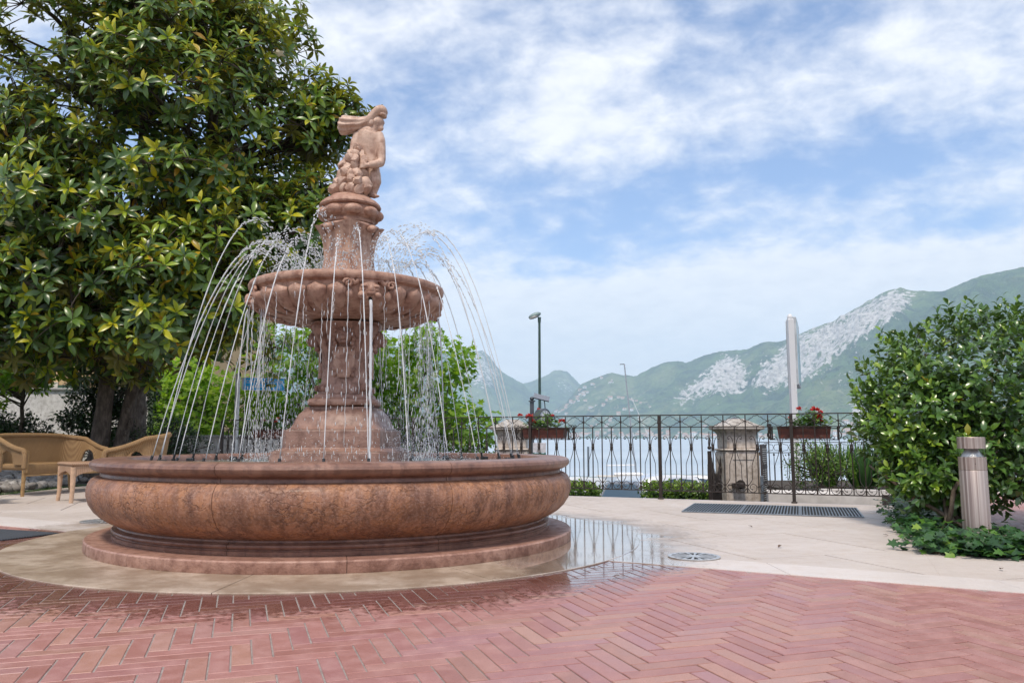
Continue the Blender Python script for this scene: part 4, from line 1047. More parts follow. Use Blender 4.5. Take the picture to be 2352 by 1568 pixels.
# ------------------------------------------------------------------ trees
def limb(b, p0, p1, r0, r1, bend=.12, n=7, sides=7, seed=0):
    p0, p1 = Vector(p0), Vector(p1); L_ = (p1 - p0).length; rr = random.Random(seed)
    side = Vector((rr.gauss(0, 1), rr.gauss(0, 1), rr.uniform(.2, 1.0))).normalized() * L_ * bend
    pts = [p0.lerp(p1, t) + side * math.sin(PI * t) + Vector((rr.gauss(0, .012), rr.gauss(0, .012), 0)) * L_ * (0 < t < 1) for t in (i / (n - 1) for i in range(n))]
    b.tube(pts, [r0 + (r1 - r0) * (i / (n - 1)) ** .8 for i in range(n)], sides); return pts
def in_any(p, ells, k=1.0):
    return min(math.sqrt(sum(((p[i] - c[i]) / r[i]) ** 2 for i in range(3))) for c, r in ells) < k
def magnolia():
    O = Vector((-7.55, 14.6, 0))
    t = thing('magnolia_tree', 'tall twin-trunked magnolia with glossy dark leaves and yellow-green shoots', 'tree', tuple(O))
    def stem(pts, rad, name, seed):
        rr = random.Random(seed); b = B(); n = 26; vs = []; P = [Vector(p) for p in pts]
        q = []
        for i in range(n):
            f = i / (n - 1) * (len(P) - 1); k = min(int(f), len(P) - 2); q.append((P[k].lerp(P[k + 1], f - k), rad[k] + (rad[k + 1] - rad[k]) * (f - k)))
        m = 16
        for p, r in q:
            for j in range(m):
                a = 2 * PI * j / m; w = r * (1 + .16 * mnoise.noise((math.cos(a) * 1.6 + seed, math.sin(a) * 1.6, p.z * 1.5)) + .06 * mnoise.noise((math.cos(a) * 5, math.sin(a) * 5 + seed, p.z * 5)))
                vs.append((p.x + w * math.cos(a), p.y + w * math.sin(a), p.z))
        fs = [(i * m + j, i * m + (j + 1) % m, (i + 1) * m + (j + 1) % m, (i + 1) * m + j) for i in range(n - 1) for j in range(m)]
        b.add(vs, fs)
        for k in range(5): z = rr.uniform(.5, 2.0); a = rr.uniform(3.4, 6.0); f = min(len(P) - 1.01, z / P[-1].z * (len(P) - 1)); kk = int(f); c = P[kk].lerp(P[kk + 1], f - kk); b.ball(c + Vector((math.cos(a) * .15, math.sin(a) * .15, 0)), (.05, .05, .065), 8, 6)
        return b.build(name, BARK, t, smooth=179)
    stem([(-.10, 0, -.05), (-.08, 0, .5), (-.02, 0, 1.4), (.05, 0, 2.4), (.25, .05, 4.2), (.35, .1, 6.4), (.45, 0, 9.2)], [.25, .17, .145, .135, .12, .09, .04], 'trunk', 2)
    stem([(.22, .12, -.05), (.26, .12, .7), (.42, .14, 1.7), (.62, .16, 2.6), (1.2, 0, 4.2), (1.7, -.1, 6.0)], [.17, .12, .105, .10, .08, .05], 'trunk', 5)
    ells = [((-6.95, 14.2, 6.1), (3.55, 3.2, 5.0)), ((-9.4, 14.3, 4.3), (2.6, 2.7, 2.6)), ((-3.55, 14.0, 6.55), (.62, .6, .85)), ((-3.75, 13.7, 4.35), (.75, .8, .75)), ((-8.6, 12.6, 3.1), (1.9, 1.4, 1.3)), ((-5.4, 12.7, 3.3), (1.5, 1.3, 1.25))]
    rr = random.Random(4); P = []; D = []; N = []; S = []; T = []; clumps = []
    quota = [400, 105, 18, 18, 58, 50]
    for (c, r), q in zip(ells, quota):
        k = 0; tries = 0
        while k < q and tries < 5000:
            tries += 1
            u = Vector((rr.gauss(0, 1), rr.gauss(0, 1), rr.gauss(0, 1))).normalized()
            if u.y > .55 and rr.random() < .8: continue
            f = rr.uniform(.60, 1.0) if rr.random() < .8 else rr.uniform(.3, .6)
            lump = 1 + .10 * mnoise.noise(u * 2.2 + Vector((9, 1, 4)))
            p = Vector([c[i] + r[i] * u[i] * f * lump for i in range(3)])
            if p.z < 1.95 or p.z > 10.2: continue
            if p.z > 6.6 and p.x < -8.15 - (8.8 - p.z) * .6: continue
            if mnoise.noise(p * .75 + Vector((3, 8, 1))) < -.24: continue
            clumps.append((p, u)); k += 1
    twig = B()
    anchors = [Vector((-7.5, 14.6, z)) for z in (2.2, 3.0, 3.8, 4.8, 5.8, 6.8, 7.8)] + [Vector((-6.7, 14.6, 3.3)), Vector((-6.3, 14.5, 4.3)), Vector((-5.9, 14.5, 5.6))]
    for ci, (p, u) in enumerate(clumps):
        a = min(anchors, key=lambda q: (q - p).length + max(0, q.z - p.z + .3) * 1.5)
        if ci % 2 == 0: limb(twig, a - O, p - O, .022 + .016 * (p - a).length, .012, .10, 7, 5, ci)
        nr = rr.randint(7, 12)
        for _ in range(nr):
            v = Vector((rr.gauss(0, 1), rr.gauss(0, 1), rr.gauss(.25, 1))).normalized()
            q = p + v * rr.uniform(.15, .66)
            if q.z < 1.75: continue
            ax = (u * .55 + v * .45 + Vector((0, -.12, .62)) + Vector((rr.gauss(0, .25), rr.gauss(0, .25), rr.gauss(0, .25)))).normalized()
            limb(twig, p - O, q - O - ax * .02, .010, .006, .1, 3, 4, ci)
            young = rr.random() < .64; k = rr.randint(8, 12); b1 = ax.orthogonal().normalized(); b2 = ax.cross(b1); ph = rr.uniform(0, 6.3)
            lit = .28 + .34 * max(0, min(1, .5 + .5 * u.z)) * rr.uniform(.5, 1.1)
            for i in range(k):
                g = i / (k - 1); az = ph + i * 2.39996
                el = R(22 + 78 * g ** .75) if young else R(50 + 62 * g)
                pr = b1 * math.cos(az) + b2 * math.sin(az)
                d = ax * math.cos(el) + pr * math.sin(el) + Vector((0, 0, -.14 * g))
                nn = ax * math.sin(el) - pr * math.cos(el)
                P.append(q + pr * .012 - ax * .05 * g); D.append(d); N.append(nn + Vector((rr.gauss(0, .15),) * 3))
                S.append(rr.uniform(.18, .265) * (.78 if young and g < .4 else 1.0))
                if rr.random() < .018: T.append(rr.uniform(.93, 1.0))
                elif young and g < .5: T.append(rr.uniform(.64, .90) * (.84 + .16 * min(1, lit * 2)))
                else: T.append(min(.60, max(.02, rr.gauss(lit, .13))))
    o = twig.build('branches', BARK, t, smooth=179); tag(o, kind='stuff')
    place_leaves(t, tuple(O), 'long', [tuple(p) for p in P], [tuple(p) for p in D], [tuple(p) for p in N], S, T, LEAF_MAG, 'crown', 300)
    # two creamy blossoms
    WH = simple('cream_petal', (.78, .74, .62), .5, 0, .06)
    for px, py, Y in ((640, 128, 11.6), (20, 520, 11.6)):
        c = at_depth(px, py, Y); m_ = 9; az = np.arange(m_) * 2.4
        Dm = np.stack([np.cos(az), np.sin(az), np.linspace(1.2, .1, m_)], 1); Nm = np.stack([-np.cos(az), -np.sin(az), np.full(m_, 1.0)], 1)
        link('blossom', leaf_mesh('blossom', 'oval', np.zeros((m_, 3)), Dm, Nm, np.full(m_, .11), np.zeros(m_), WH, width=1.3), t, tuple(c - O))
magnolia()

def leafy_tree(name, label, cat, base, trunk_h, ells, nl, kind, size, mat, group=None, trunk_r=.09, want=0, bark=BARK2, tone=(2, 2), seed=1, clump=.35, nclump=120, width=1.0, parts=True, trunkname='trunk', up=.5):
    O = Vector(base); t = thing(name, label, cat, tuple(O), 0, group); rr = random.Random(seed)
    cl = []
    while len(cl) < nclump:
        c, r = ells[rr.choices(range(len(ells)), [e[1][0] * e[1][1] * e[1][2] for e in ells])[0]]
        u = Vector((rr.gauss(0, 1), rr.gauss(0, 1), rr.gauss(0, 1))).normalized(); f = rr.uniform(.55, 1.0)
        p = Vector([c[i] + r[i] * u[i] * f * (1 + .12 * mnoise.noise(u * 2.5 + Vector((seed, 0, 0)))) for i in range(3)])
        cl.append((p, u))
    b = B(); top = O + Vector((0, 0, trunk_h))
    limb(b, (0, 0, -.05), (0, 0, trunk_h), trunk_r, trunk_r * .7, .03, 8, 9, seed); b.build(trunkname, bark, t, smooth=179)
    b = B()
    for k, (p, u) in enumerate(cl):
        if k % 3 == 0: limb(b, top - O - Vector((0, 0, rr.uniform(0, trunk_h * .3))), p - O, trunk_r * .38, .008, .1, 6, 5, seed + k)
    tag(b.build('branches', bark, t, smooth=179), kind='stuff')
    idx = RNG.integers(0, len(cl), nl); C = np.array([tuple(p) for p, u in cl])[idx]; U = np.array([tuple(u) for p, u in cl])[idx]
    off = unit(nl) * (RNG.random((nl, 1)) ** .45) * clump; P = C + off
    D = U * .5 + unit(nl) * .8 + np.array([0, 0, -.15]); N = U * .5 + unit(nl) * .5 + np.array([0, -.1, up + .3])
    h = (P[:, 2] - P[:, 2].min()) / max(.1, np.ptp(P[:, 2]))
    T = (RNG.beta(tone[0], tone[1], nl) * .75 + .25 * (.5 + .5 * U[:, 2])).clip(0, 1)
    place_leaves(t, tuple(O), kind, P, D, N, RNG.uniform(.7, 1.15, nl) * size, T, mat, 'crown', want, width=width)
    return t
# bright trees beyond the railing
leafy_tree('plane_tree', 'bright green bushy tree right of the fountain column', 'tree', (-2.3, 18.2, -2.24), 2.1, [((-2.35, 18.2, 1.75), (1.75, 1.3, 1.75)), ((-1.25, 18.0, .9), (.85, .8, .9)), ((-3.2, 18.2, 1.5), (1.1, 1.0, 1.3))], 5200, 'lobed', .17, LEAF_LIME, 'bright trees beyond the railing', seed=3, nclump=170, want=0)
leafy_tree('maple_tree', 'lime green maple left of the blue sign', 'tree', (-8.3, 20.5, -2.24), 1.9, [((-8.1, 20.5, 1.4), (1.6, 1.4, 1.7)), ((-7.0, 20.3, .9), (1.1, 1.0, 1.3))], 4600, 'lobed', .16, LEAF_LIME, 'bright trees beyond the railing', seed=6, nclump=150, tone=(3, 1.6))
leafy_tree('maple_tree', 'tall green maple behind the blue sign and the falling water', 'tree', (-4.6, 20.8, -2.24), 2.5, [((-4.9, 20.8, 2.3), (2.1, 1.5, 2.2)), ((-5.9, 20.5, .9), (1.2, 1.0, 1.2))], 5200, 'lobed', .17, LEAF_LIME, 'bright trees beyond the railing', seed=9, nclump=170)
# garden on the left
def bushy(name, label, base, ells, nl, size, mat, kind='small', seed=1, tone=(2, 2), group=None, clump=.12, nclump=300, trunk_h=.25, want=0):
    return leafy_tree(name, label, 'shrub', base, trunk_h, ells, nl, kind, size, mat, group, .035, want, BARK, tone, seed, clump, nclump, trunkname='stem')
bushy('clipped_bush', 'clipped round evergreen bush beside the wicker armchair', (-7.15, 15.9, 0), [((-7.15, 15.9, .55), (1.0, .9, .72))], 9000, .055, LEAF_DARK, seed=12, tone=(1.6, 2), nclump=420)
bushy('dark_hedge_bush', 'dark yew hedge behind the wicker sofa', (-11.6, 17.0, 0), [((-11.8, 17, .75), (1.8, .9, .75)), ((-10.5, 16.8, .55), (.8, .7, .6))], 15000, .095, LEAF_DARK, seed=13, tone=(1.3, 2.6), nclump=340, clump=.18)
bushy('boxwood_bush', 'low fresh green bush in front of the dark hedge', (-10.3, 15.9, 0), [((-10.4, 15.9, .38), (1.3, .6, .38))], 6500, .07, LEAF_IVY, seed=14, nclump=200, clump=.14)
leafy_tree('conifer', 'loose dark conifer against the white wall', 'tree', (-9.3, 17.6, 0), 1.2, [((-9.2, 17.6, 1.4), (.85, .6, 1.2)), ((-8.6, 17.4, 1.9), (.7, .5, .8))], 9500, 'small', .10, LEAF_DARK, seed=15, nclump=150, clump=.22, tone=(1.5, 2))
leafy_tree('slender_maple', 'slender maple with light feathery leaves before the white wall', 'tree', (-10.35, 16.6, 0), 2.0, [((-11.2, 16.6, 2.15), (1.5, .8, .32)), ((-10.9, 16.3, 1.55), (.5, .4, .2)), ((-9.6, 16.6, 2.5), (.6, .5, .3))], 5200, 'small', .14, LEAF_LIME, seed=16, nclump=70, clump=.28, trunk_r=.05, bark=BARK, tone=(3, 1.4))
leafy_tree('red_maple', 'red-leaved maple behind the white wall at the left edge', 'tree', (-13.8, 21.5, 0), 2.0, [((-13.8, 21.5, 2.7), (1.4, .8, .55))], 1500, 'small', .12, LEAF_RED, seed=17, nclump=60, clump=.3)
leafy_tree('garden_shrub', 'bright green shrub peeping over the wall behind the trunks', 'shrub', (-9.6, 21.6, 0), 1.3, [((-9.4, 21.6, 1.9), (1.3, .7, 1.0))], 5200, 'lobed', .13, LEAF_LIME, seed=18, nclump=80)
# palm trunk
pt = thing('palm_trunk', 'rough grey palm trunk behind the clipped bush', 'palm', tuple(Vector((-7.42, 15.6, 0))))
b = B(); n_ = 30
b.tube([(.02 * math.sin(i * .3), 0, i * 3.2 / (n_ - 1)) for i in range(n_)], [.17 - .035 * i / n_ + (.012 if i % 2 else 0) for i in range(n_)], 14); b.build('trunk', mat_bark('palm_bark', (.10, .085, .075), (.24, .21, .19)), pt, smooth=179)
cut = B().grid(lambda u, v: ((2 * u - 1) * .05 * (1 - .6 * v), -.02 - .035 * v, .16 * v), 3, 4).mesh('leaf_stub', BARK2, 40)
for k in range(34): a = k * 2.4; z = .15 + k * .085; link('leaf_stub', cut, pt, (.15 * math.cos(a), .15 * math.sin(a), z), (random.uniform(-.1, .2), 0, a + PI / 2))

# walls, house
def wall(name, label, c, size, mat, cap=.06):
    t = thing(name, label, 'wall', (c[0], c[1], 0))
    B().box((0, 0, size[2] / 2), size).build('wall_face', mat, t)
    B().box((0, 0, size[2] + cap / 2), (size[0] + .08, size[1] + .12, cap), bev=.012).build('coping', simple(name + '_coping', (.36, .35, .34), .8, 0, .15, 6, .3), t)
wall('garden_wall', 'tall white garden wall with grey coping behind the trees', (-12.7, 19.8), (7.2, .25, 1.98), WHITEWALL)
wall('low_wall', 'low white wall between the clipped bush and the railing', (-6.15, 17.75), (2.9, .25, .80), WHITEWALL)
hs = thing('house', 'ochre house with tiled roof glimpsed through the magnolia', 'house', (-17, 30, -.05))
B().box((0, 0, 3.6), (13, 9, 7.2)).build('wall', simple('ochre_render', (.55, .38, .20), .85, 0, .1, 1.5), hs)
rf = B().add([(-7, -5.2, 7.2), (7, -5.2, 7.2), (7, 5.2, 7.2), (-7, 5.2, 7.2), (-4, 0, 9.2), (4, 0, 9.2)], [(0, 1, 5, 4), (1, 2, 5), (2, 3, 4, 5), (3, 0, 4), (3, 2, 1, 0)]).build('roof', simple('clay_tile', (.35, .13, .07), .8, 0, .25, 5, .3), hs)
SHUT = simple('green_shutter', (.05, .10, .06), .6); PANE = simple('dark_pane', (.03, .035, .04), .08)
for i in range(4):
    for j in range(2):
        w = B().box((-4.8 + i * 3.2, -4.52, 1.8 + j * 3.0), (1.3, .08, 1.7)).build('window', simple('window_surround', (.65, .6, .52), .8), hs)
        B().box((-4.8 + i * 3.2, -4.565, 1.8 + j * 3.0), (1.0, .03, 1.4)).build('pane', PANE, w)
        for s in (-1, 1): B().box((-4.8 + i * 3.2 + s * .92, -4.56, 1.8 + j * 3.0), (.5, .05, 1.5)).build('shutter', SHUT, w)

# pebbles and lawn strip
pbl = bpy.data.objects.new('pebble_bed', None); COL.objects.link(pbl); pbl.location = (-8.2, 13, 0); tag(pbl, kind='structure')
PEB = Mat('pale_pebble'); PEB.set('Base Color', PEB.mix(PEB.rng(PEB.noise(3, 4), .3, .7), PEB.ramp(PEB.rnd(), [(0, (.24, .22, .205)), (.5, (.40, .375, .35)), (1, (.58, .555, .53))]), (.22, .20, .185))).set('Roughness', .7)
B().grid(lambda u, v: (-2.6 + 3.34 * u, -2.4 + 5.4 * v, -.03 + max(0, .72 - (-2.6 + 3.34 * u)) * .15 + .01 * math.sin(9 * v)), 12, 12).build('pebble_mound', simple('mound_gravel', (.22, .205, .19), .9, 0, .4, 25, .6), pbl)
pms = []
for s in range(5):
    b = B(); b.ball((0, 0, 0), 1, 10, 7); b.v = [tuple(Vector(p) * (1 + .18 * mnoise.noise(Vector(p) * 1.3 + Vector((s * 3, 0, 0))))) for p in b.v]; pms.append(b.mesh('pebble', PEB.m, 179))
for k in range(300):
    x = random.uniform(-.55, .66); y = random.uniform(-2.3, 2.4)
    s = random.uniform(.055, .10); link('pebble', pms[k % 5], pbl, (x, y, .0 + (.72 - x) * .15 + random.uniform(0, .035)), (random.uniform(-.4, .4), random.uniform(-.4, .4), random.uniform(0, 6)), (s * 1.25, s, s * .68))
def grass(name, x0, x1, y0, y1, n_, h, mat, z=0.0):
    P = np.stack([RNG.uniform(x0, x1, n_), RNG.uniform(y0, y1, n_), np.full(n_, z)], 1); D = np.stack([RNG.normal(0, .35, n_), RNG.normal(0, .35, n_), np.ones(n_)], 1)
    o = link(name, leaf_mesh(name, 'blade', P, D, unit(n_), RNG.uniform(.5, 1.2, n_) * h, RNG.random(n_), mat)); tag(o, 'short green grass along the terrace edge by the pebbles', 'grass', kind='stuff')
grass('grass', -7.50, -7.21, 9.0, 17.0, 7000, .045, LEAF_IVY, -.03)

# ------------------------------------------------------------------ wicker furniture
WICK = mat_wicker('golden_wicker', (.20, .105, .042), (.52, .335, .155)); WICKP = mat_wicker('pinkish_wicker', (.30, .165, .09), (.62, .42, .29)); CANE = simple('cane_pole', (.34, .21, .09), .5, 0, .2, 14); CANEP = simple('pale_cane_pole', (.50, .33, .215), .5, 0, .15, 14)
def wicker_seat(name, label, w, d, loc, rz, arch=True, hb=.83, ha=.63):
    t = thing(name, label, 'sofa' if w > 1 else 'armchair', loc, rz, 'wicker seats by the pebbles')
    seat = .45; path = []; rc = .24
    # plan of the shell: left arm front -> back -> right arm front (front edge on y = 0)
    n1 = 10
    for i in range(n1): path.append((-w / 2, .0 + (d - rc) * i / n1, ha + (hb - ha) * (i / n1) ** 1.5 * .75))
    for i in range(8): a = PI - (PI / 2) * i / 8; path.append((-w / 2 + rc + rc * math.cos(a), d - rc + rc * math.sin(a), ha + (hb - ha) * (.75 + .25 * i / 8)))
    for i in range(12): path.append((-w / 2 + rc + (w - 2 * rc) * i / 12, d, hb + .008 * math.sin(PI * i / 12)))
    for i in range(8): a = PI / 2 - (PI / 2) * i / 8; path.append((w / 2 - rc + rc * math.cos(a), d - rc + rc * math.sin(a), ha + (hb - ha) * (1 - .25 * i / 8)))
    for i in range(n1 + 1): path.append((w / 2, (d - rc) * (1 - i / n1), ha + (hb - ha) * ((1 - i / n1)) ** 1.5 * .75))
    N_ = len(path); vs = []; fs = []
    for i, (x, y, zt) in enumerate(path):
        f = i / (N_ - 1); zb = seat - .02
        side = min(i, N_ - 1 - i)
        if arch and 4 <= side <= 11: u = (side - 4) / 7; zb = seat - .02 + .20 * math.sqrt(max(0, 1 - (2 * u - 1) ** 2))
        cx, cy_ = x * 0.9, (y - d * .3) * .9 + d * .3; nx, ny = x - cx, y - cy_; l = math.hypot(nx, ny) or 1; nx, ny = nx / l, ny / l
        fl = .05 * (zt - .4) / .4
        zm = zb + (zt - zb) * .5
        for k in range(5): z = zb + (zt - zb) * k / 4; q = fl * k / 4; vs.append((x + nx * (q + .014), y + ny * (q + .014), z))
        for k in range(4, -1, -1): z = zb + (zt - zb) * k / 4; q = fl * k / 4; vs.append((x + nx * (q - .014), y + ny * (q - .014), z))
    for i in range(N_ - 1):
        for k in range(10): fs.append((i * 10 + k, i * 10 + (k + 1) % 10, (i + 1) * 10 + (k + 1) % 10, (i + 1) * 10 + k))
    fs.append(tuple(range(10))[::-1]); fs.append(tuple(range((N_ - 1) * 10, N_ * 10)))
    B().add(vs, fs).build('back_shell', WICK, t, smooth=45)
    top = [Vector(((vs[i * 10 + 4][0] + vs[i * 10 + 5][0]) / 2, (vs[i * 10 + 4][1] + vs[i * 10 + 5][1]) / 2, vs[i * 10 + 4][2])) for i in range(N_)]
    e0 = [top[0] + Vector((0, -.03, -.02)), top[0] + Vector((0, -.045, -.07)), top[0] + Vector((0, -.045, -.24))]; e1 = [top[-1] + Vector((0, -.03, -.02)), top[-1] + Vector((0, -.045, -.07)), top[-1] + Vector((0, -.045, -.24))]
    B().tube(e0[::-1] + top + e1, .036, 10).build('rolled_edge', WICK, t, smooth=60)
    if arch:
        for s in (0, 1):
            pts = []
            for k in range(4, 12): i = k if s == 0 else N_ - 1 - k; p = vs[i * 10]; q = vs[i * 10 + 9]; pts.append(((p[0] + q[0]) / 2, (p[1] + q[1]) / 2, p[2]))
            B().tube(pts, .016, 7).build('arch_binding', WICK, t, smooth=60)
    B().box((0, d * .47, seat - .05), (w - .04, d * .9, .09), bev=.03).build('seat', WICK, t, smooth=50)
    B().box((0, -.012, seat - .085), (w - .05, .03, .15), bev=.012).build('apron', WICK, t, smooth=50)
    lm = B().tube([(0, 0, 0), (0, 0, .36)], [.024, .028], 10).mesh('leg', CANE, 60)
    for x in (-w / 2 + .02, w / 2 - .02):
        link('leg', lm, t, (x, 0.0, 0)); link('leg', lm, t, (x * .94, d - .08, 0), (R(-9), 0, 0))
        B().tube([(x, -.03, .32), (x, -.03, .62)], .030, 10).build('front_post', CANE, t, smooth=60)
    B().tube([(-w / 2 + .02, -.02, .285), (w / 2 - .02, -.02, .285)], .014, 8).build('stretcher', CANE, t, smooth=60)
    return t
def face(dx, dy): return math.atan2(dx, -dy)      # local -y looks towards (dx, dy)
wicker_seat('wicker_sofa', 'golden wicker two-seat sofa with arched arm opening', 1.34, .66, (-6.50, 11.55, 0), face(.94, -.34))
wicker_seat('wicker_armchair', 'golden wicker armchair cut by the left edge of the picture', .66, .62, (-6.46, 9.88, 0), face(.80, .50))
wicker_seat('wicker_armchair', 'golden wicker armchair facing left beside the basin', .72, .66, (-5.60, 11.10, 0), face(-.93, -.36), hb=.84)
tb = thing('wicker_table', 'small square pinkish wicker table in front of the sofa', 'table', tuple((ground_at(162, 1155) + ground_at(128, 1150)) / 2 + Vector((.20, .20, 0))), R(-45))
B().box((0, 0, .475), (.60, .60, .045), bev=.02).build('table_top', WICKP, tb, smooth=50)
for k in range(4):
    M = Matrix.Rotation(k * PI / 2, 4, 'Z'); b = B(); n_ = 13; vs = []; fs = []
    for i in range(n_):
        u = i / (n_ - 1); zb = .30 + .085 * math.sin(PI * u) ** .6
        for y in (-.285, -.262): vs += [(-.26 + .52 * u, y, zb), (-.26 + .52 * u, y, .452)]
    for i in range(n_ - 1):
        a = i * 4; fs += [(a, a + 4, a + 5, a + 1), (a + 2, a + 3, a + 7, a + 6), (a, a + 2, a + 6, a + 4)]
    b.add(vs, fs, M).build('apron', WICKP, tb)
    B().add(*(lambda t_: (t_.v, t_.f))(B().tube([(-.27, -.27, 0), (-.262, -.262, .12), (-.262, -.262, .44)], [.024, .026, .036], 10)), M=M).build('leg', CANEP, tb, smooth=60)
tag(tb, group='wicker seats by the pebbles')

# ------------------------------------------------------------------ shrub, ivy, bollard lamp on the right
def camellia():
    O = Vector((4.04, 7.2, 0)); t = thing('camellia_shrub', 'large round glossy-leaved shrub behind the steel bollard lamp', 'shrub', tuple(O)); rr = random.Random(21)
    ells = [((4.55, 7.5, 1.14), (1.15, .98, .82)), ((3.78, 7.25, .92), (.52, .55, .52)), ((4.15, 7.1, .60), (.68, .5, .40)), ((5.3, 7.4, .9), (.7, .7, .7)), ((3.78, 7.05, .52), (.42, .45, .34))]
    b = B(); stems = []
    for k in range(12):
        a = rr.uniform(0, 2 * PI); e = Vector((.55 * math.cos(a), .45 * math.sin(a), rr.uniform(.55, 1.2))); s = Vector((rr.uniform(-.42, -.15), rr.uniform(-.55, -.3), 0)) if k < 7 else Vector((rr.uniform(-.1, .25), rr.uniform(-.2, .2), 0))
        limb(b, s, e, .022, .008, .22, 8, 6, k)
    for k, e in enumerate(((-.55, .0, .42), (-.75, .1, .55), (-.35, -.15, .40), (-.62, .25, .36), (.62, -.3, .5))): limb(b, (-.20, -.48, .02), e, .020, .008, .16, 8, 6, 60 + k)
    b.build('stems', mat_bark('shrub_bark', (.09, .065, .045), (.19, .15, .11)), t, smooth=179)
    P = []; D = []; N = []; S = []; T = []
    def spray(p, ax, n_, ln, young, dim):
        b1 = ax.orthogonal().normalized(); b2 = ax.cross(b1)
        for i in range(n_):
            f = i / n_; az = i * 2.4 + p.x * 40; pr = b1 * math.cos(az) + b2 * math.sin(az); el = R(62 - 28 * f + rr.gauss(0, 12))
            d = ax * math.cos(el) + pr * math.sin(el) + Vector((0, 0, -.10)); P.append(p + ax * ln * f); D.append(d); N.append(ax * math.sin(el) - pr * math.cos(el) * .6 + Vector((0, -.1, .5))); S.append(rr.uniform(.068, .105) * (1 - .25 * f * young))
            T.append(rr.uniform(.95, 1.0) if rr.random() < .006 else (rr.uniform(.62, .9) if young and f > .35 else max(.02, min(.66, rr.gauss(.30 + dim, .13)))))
    for (c, r), q in zip(ells, (1050, 420, 360, 340, 260)):
        k = 0
        while k < q:
            u = Vector((rr.gauss(0, 1), rr.gauss(0, 1), rr.gauss(0, 1))).normalized()
            if u.y > .5 and rr.random() < .6: continue
            f = rr.uniform(.70, 1.03) if rr.random() < .85 else rr.uniform(.4, .7)
            p = Vector([c[i] + r[i] * u[i] * f * (1 + .09 * mnoise.noise(u * 2.4)) for i in range(3)])
            if p.z < .20: continue
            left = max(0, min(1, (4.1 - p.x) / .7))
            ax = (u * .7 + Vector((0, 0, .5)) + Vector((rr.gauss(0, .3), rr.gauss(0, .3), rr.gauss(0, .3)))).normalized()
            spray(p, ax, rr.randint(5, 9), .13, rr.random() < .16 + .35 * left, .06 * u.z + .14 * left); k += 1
    for k in range(26):                                           # shoots standing above the crown
        a = rr.uniform(0, 2 * PI); q = rr.uniform(.2, .95); c, r = ells[0]
        p = Vector((c[0] + r[0] * q * math.cos(a), c[1] + r[1] * q * math.sin(a), c[2] + r[2] * math.sqrt(1 - q * q) - .04))
        spray(p, Vector((rr.gauss(0, .25), rr.gauss(0, .25), 1)).normalized(), 9, rr.uniform(.16, .30), True, .2)
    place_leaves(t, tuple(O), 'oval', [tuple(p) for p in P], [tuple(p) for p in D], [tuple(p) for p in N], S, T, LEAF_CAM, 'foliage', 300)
camellia()
def ivy():
    rr = random.Random(5); P = []; D = []; N = []; S = []; T = []
    spots = [(.10, .10, .20, 170), (.32, .02, .16, 160), (.50, .06, .18, 170), (.62, .18, .16, 110), (.24, .34, .2, 120), (.05, .55, .14, 90), (.02, .85, .14, 90), (.0, 1.2, .14, 90), (.03, 1.6, .15, 90), (.0, 2.0, .16, 90), (.05, 2.5, .18, 90), (.05, 3.1, .2, 90), (.1, 3.8, .2, 70), (.40, .5, .25, 120), (.45, 1.1, .25, 90)]
    for a, b_, s, n_ in spots:
        for k in range(n_):
            q = e12(a + rr.gauss(0, s * .62), b_ + rr.gauss(0, s * .55)); u = rr.uniform(0, 2 * PI)
            P.append((q[0], q[1], .02 + abs(rr.gauss(0, .055)))); D.append((math.cos(u), math.sin(u) - .25, rr.uniform(-.45, .15))); N.append((rr.gauss(0, .35), rr.gauss(-.35, .35), 1)); S.append(rr.uniform(.055, .10)); T.append(rr.betavariate(1.6, 2.2))
    t = thing('ivy', 'dark green ivy spreading round the foot of the steel bollard lamp', 'ivy', e12(.3, .3) + (0.012,))
    place_leaves(t, tuple(t.location), 'lobed', P, D, N, S, T, LEAF_IVY, 'foliage', 250)
ivy()
def brushed():
    m = Mat('brushed_steel'); a = m.noise(1.0, 3, .7, vec=m.mapped('Object', (52, 52, .25))); b_ = m.noise(1, 2, .5, vec=m.mapped('Object', (9, 9, .5)))
    m.set('Base Color', m.mix(m.rng(a, .3, .7), m.mix(m.rng(b_, .35, .65), (.20, .14, .12), (.42, .335, .30)), (.58, .51, .47))).set('Metallic', .75).set('Roughness', m.rng(a, .3, .7, .44, .6)); m.bump(a, .12, .004); return m.m
BRUSH = brushed()
bl = thing('bollard_lamp', 'cylindrical brushed steel bollard lamp standing in the ivy', 'lamp', (3.64, 6.27, 0))
rb = .099
B().lathe([(0, 0), (rb, .0), (rb, .545), (rb - .002, .548)], 48).build('post', BRUSH, bl, smooth=35)
B().lathe([(rb - .002, .5485), (rb, .551), (rb, .648), (rb - .004, .652), (.02, .652)], 48).build('collar', BRUSH, bl, smooth=35)
B().lathe([(.085, .6525), (.045, .712), (.045, .716)], 32).build('reflector_cone', simple('satin_aluminium', (.72, .70, .69), .35, .7), bl, smooth=35)
gl = Mat('clear_acrylic'); gl.set('Base Color', (.93, .95, .95)).set('Roughness', .03).set('Transmission Weight', 1.0).set('IOR', 1.15)
B().lathe([(rb - .0015, .653), (rb - .0015, .716), (rb - .006, .716), (rb - .006, .653)], 48, closed=True).build('lens', gl.m, bl, smooth=35)
B().lathe([(.03, .7165), (rb, .7165), (rb, .802), (rb - .003, .806), (0, .808)], 48).build('cap', BRUSH, bl, smooth=35)
for a in (-1.9, -1.2): B().ball((rb * math.cos(a), rb * math.sin(a), .60 if a < -1.5 else .13), .0035, 6, 4).build('screw', BLACK, bl)

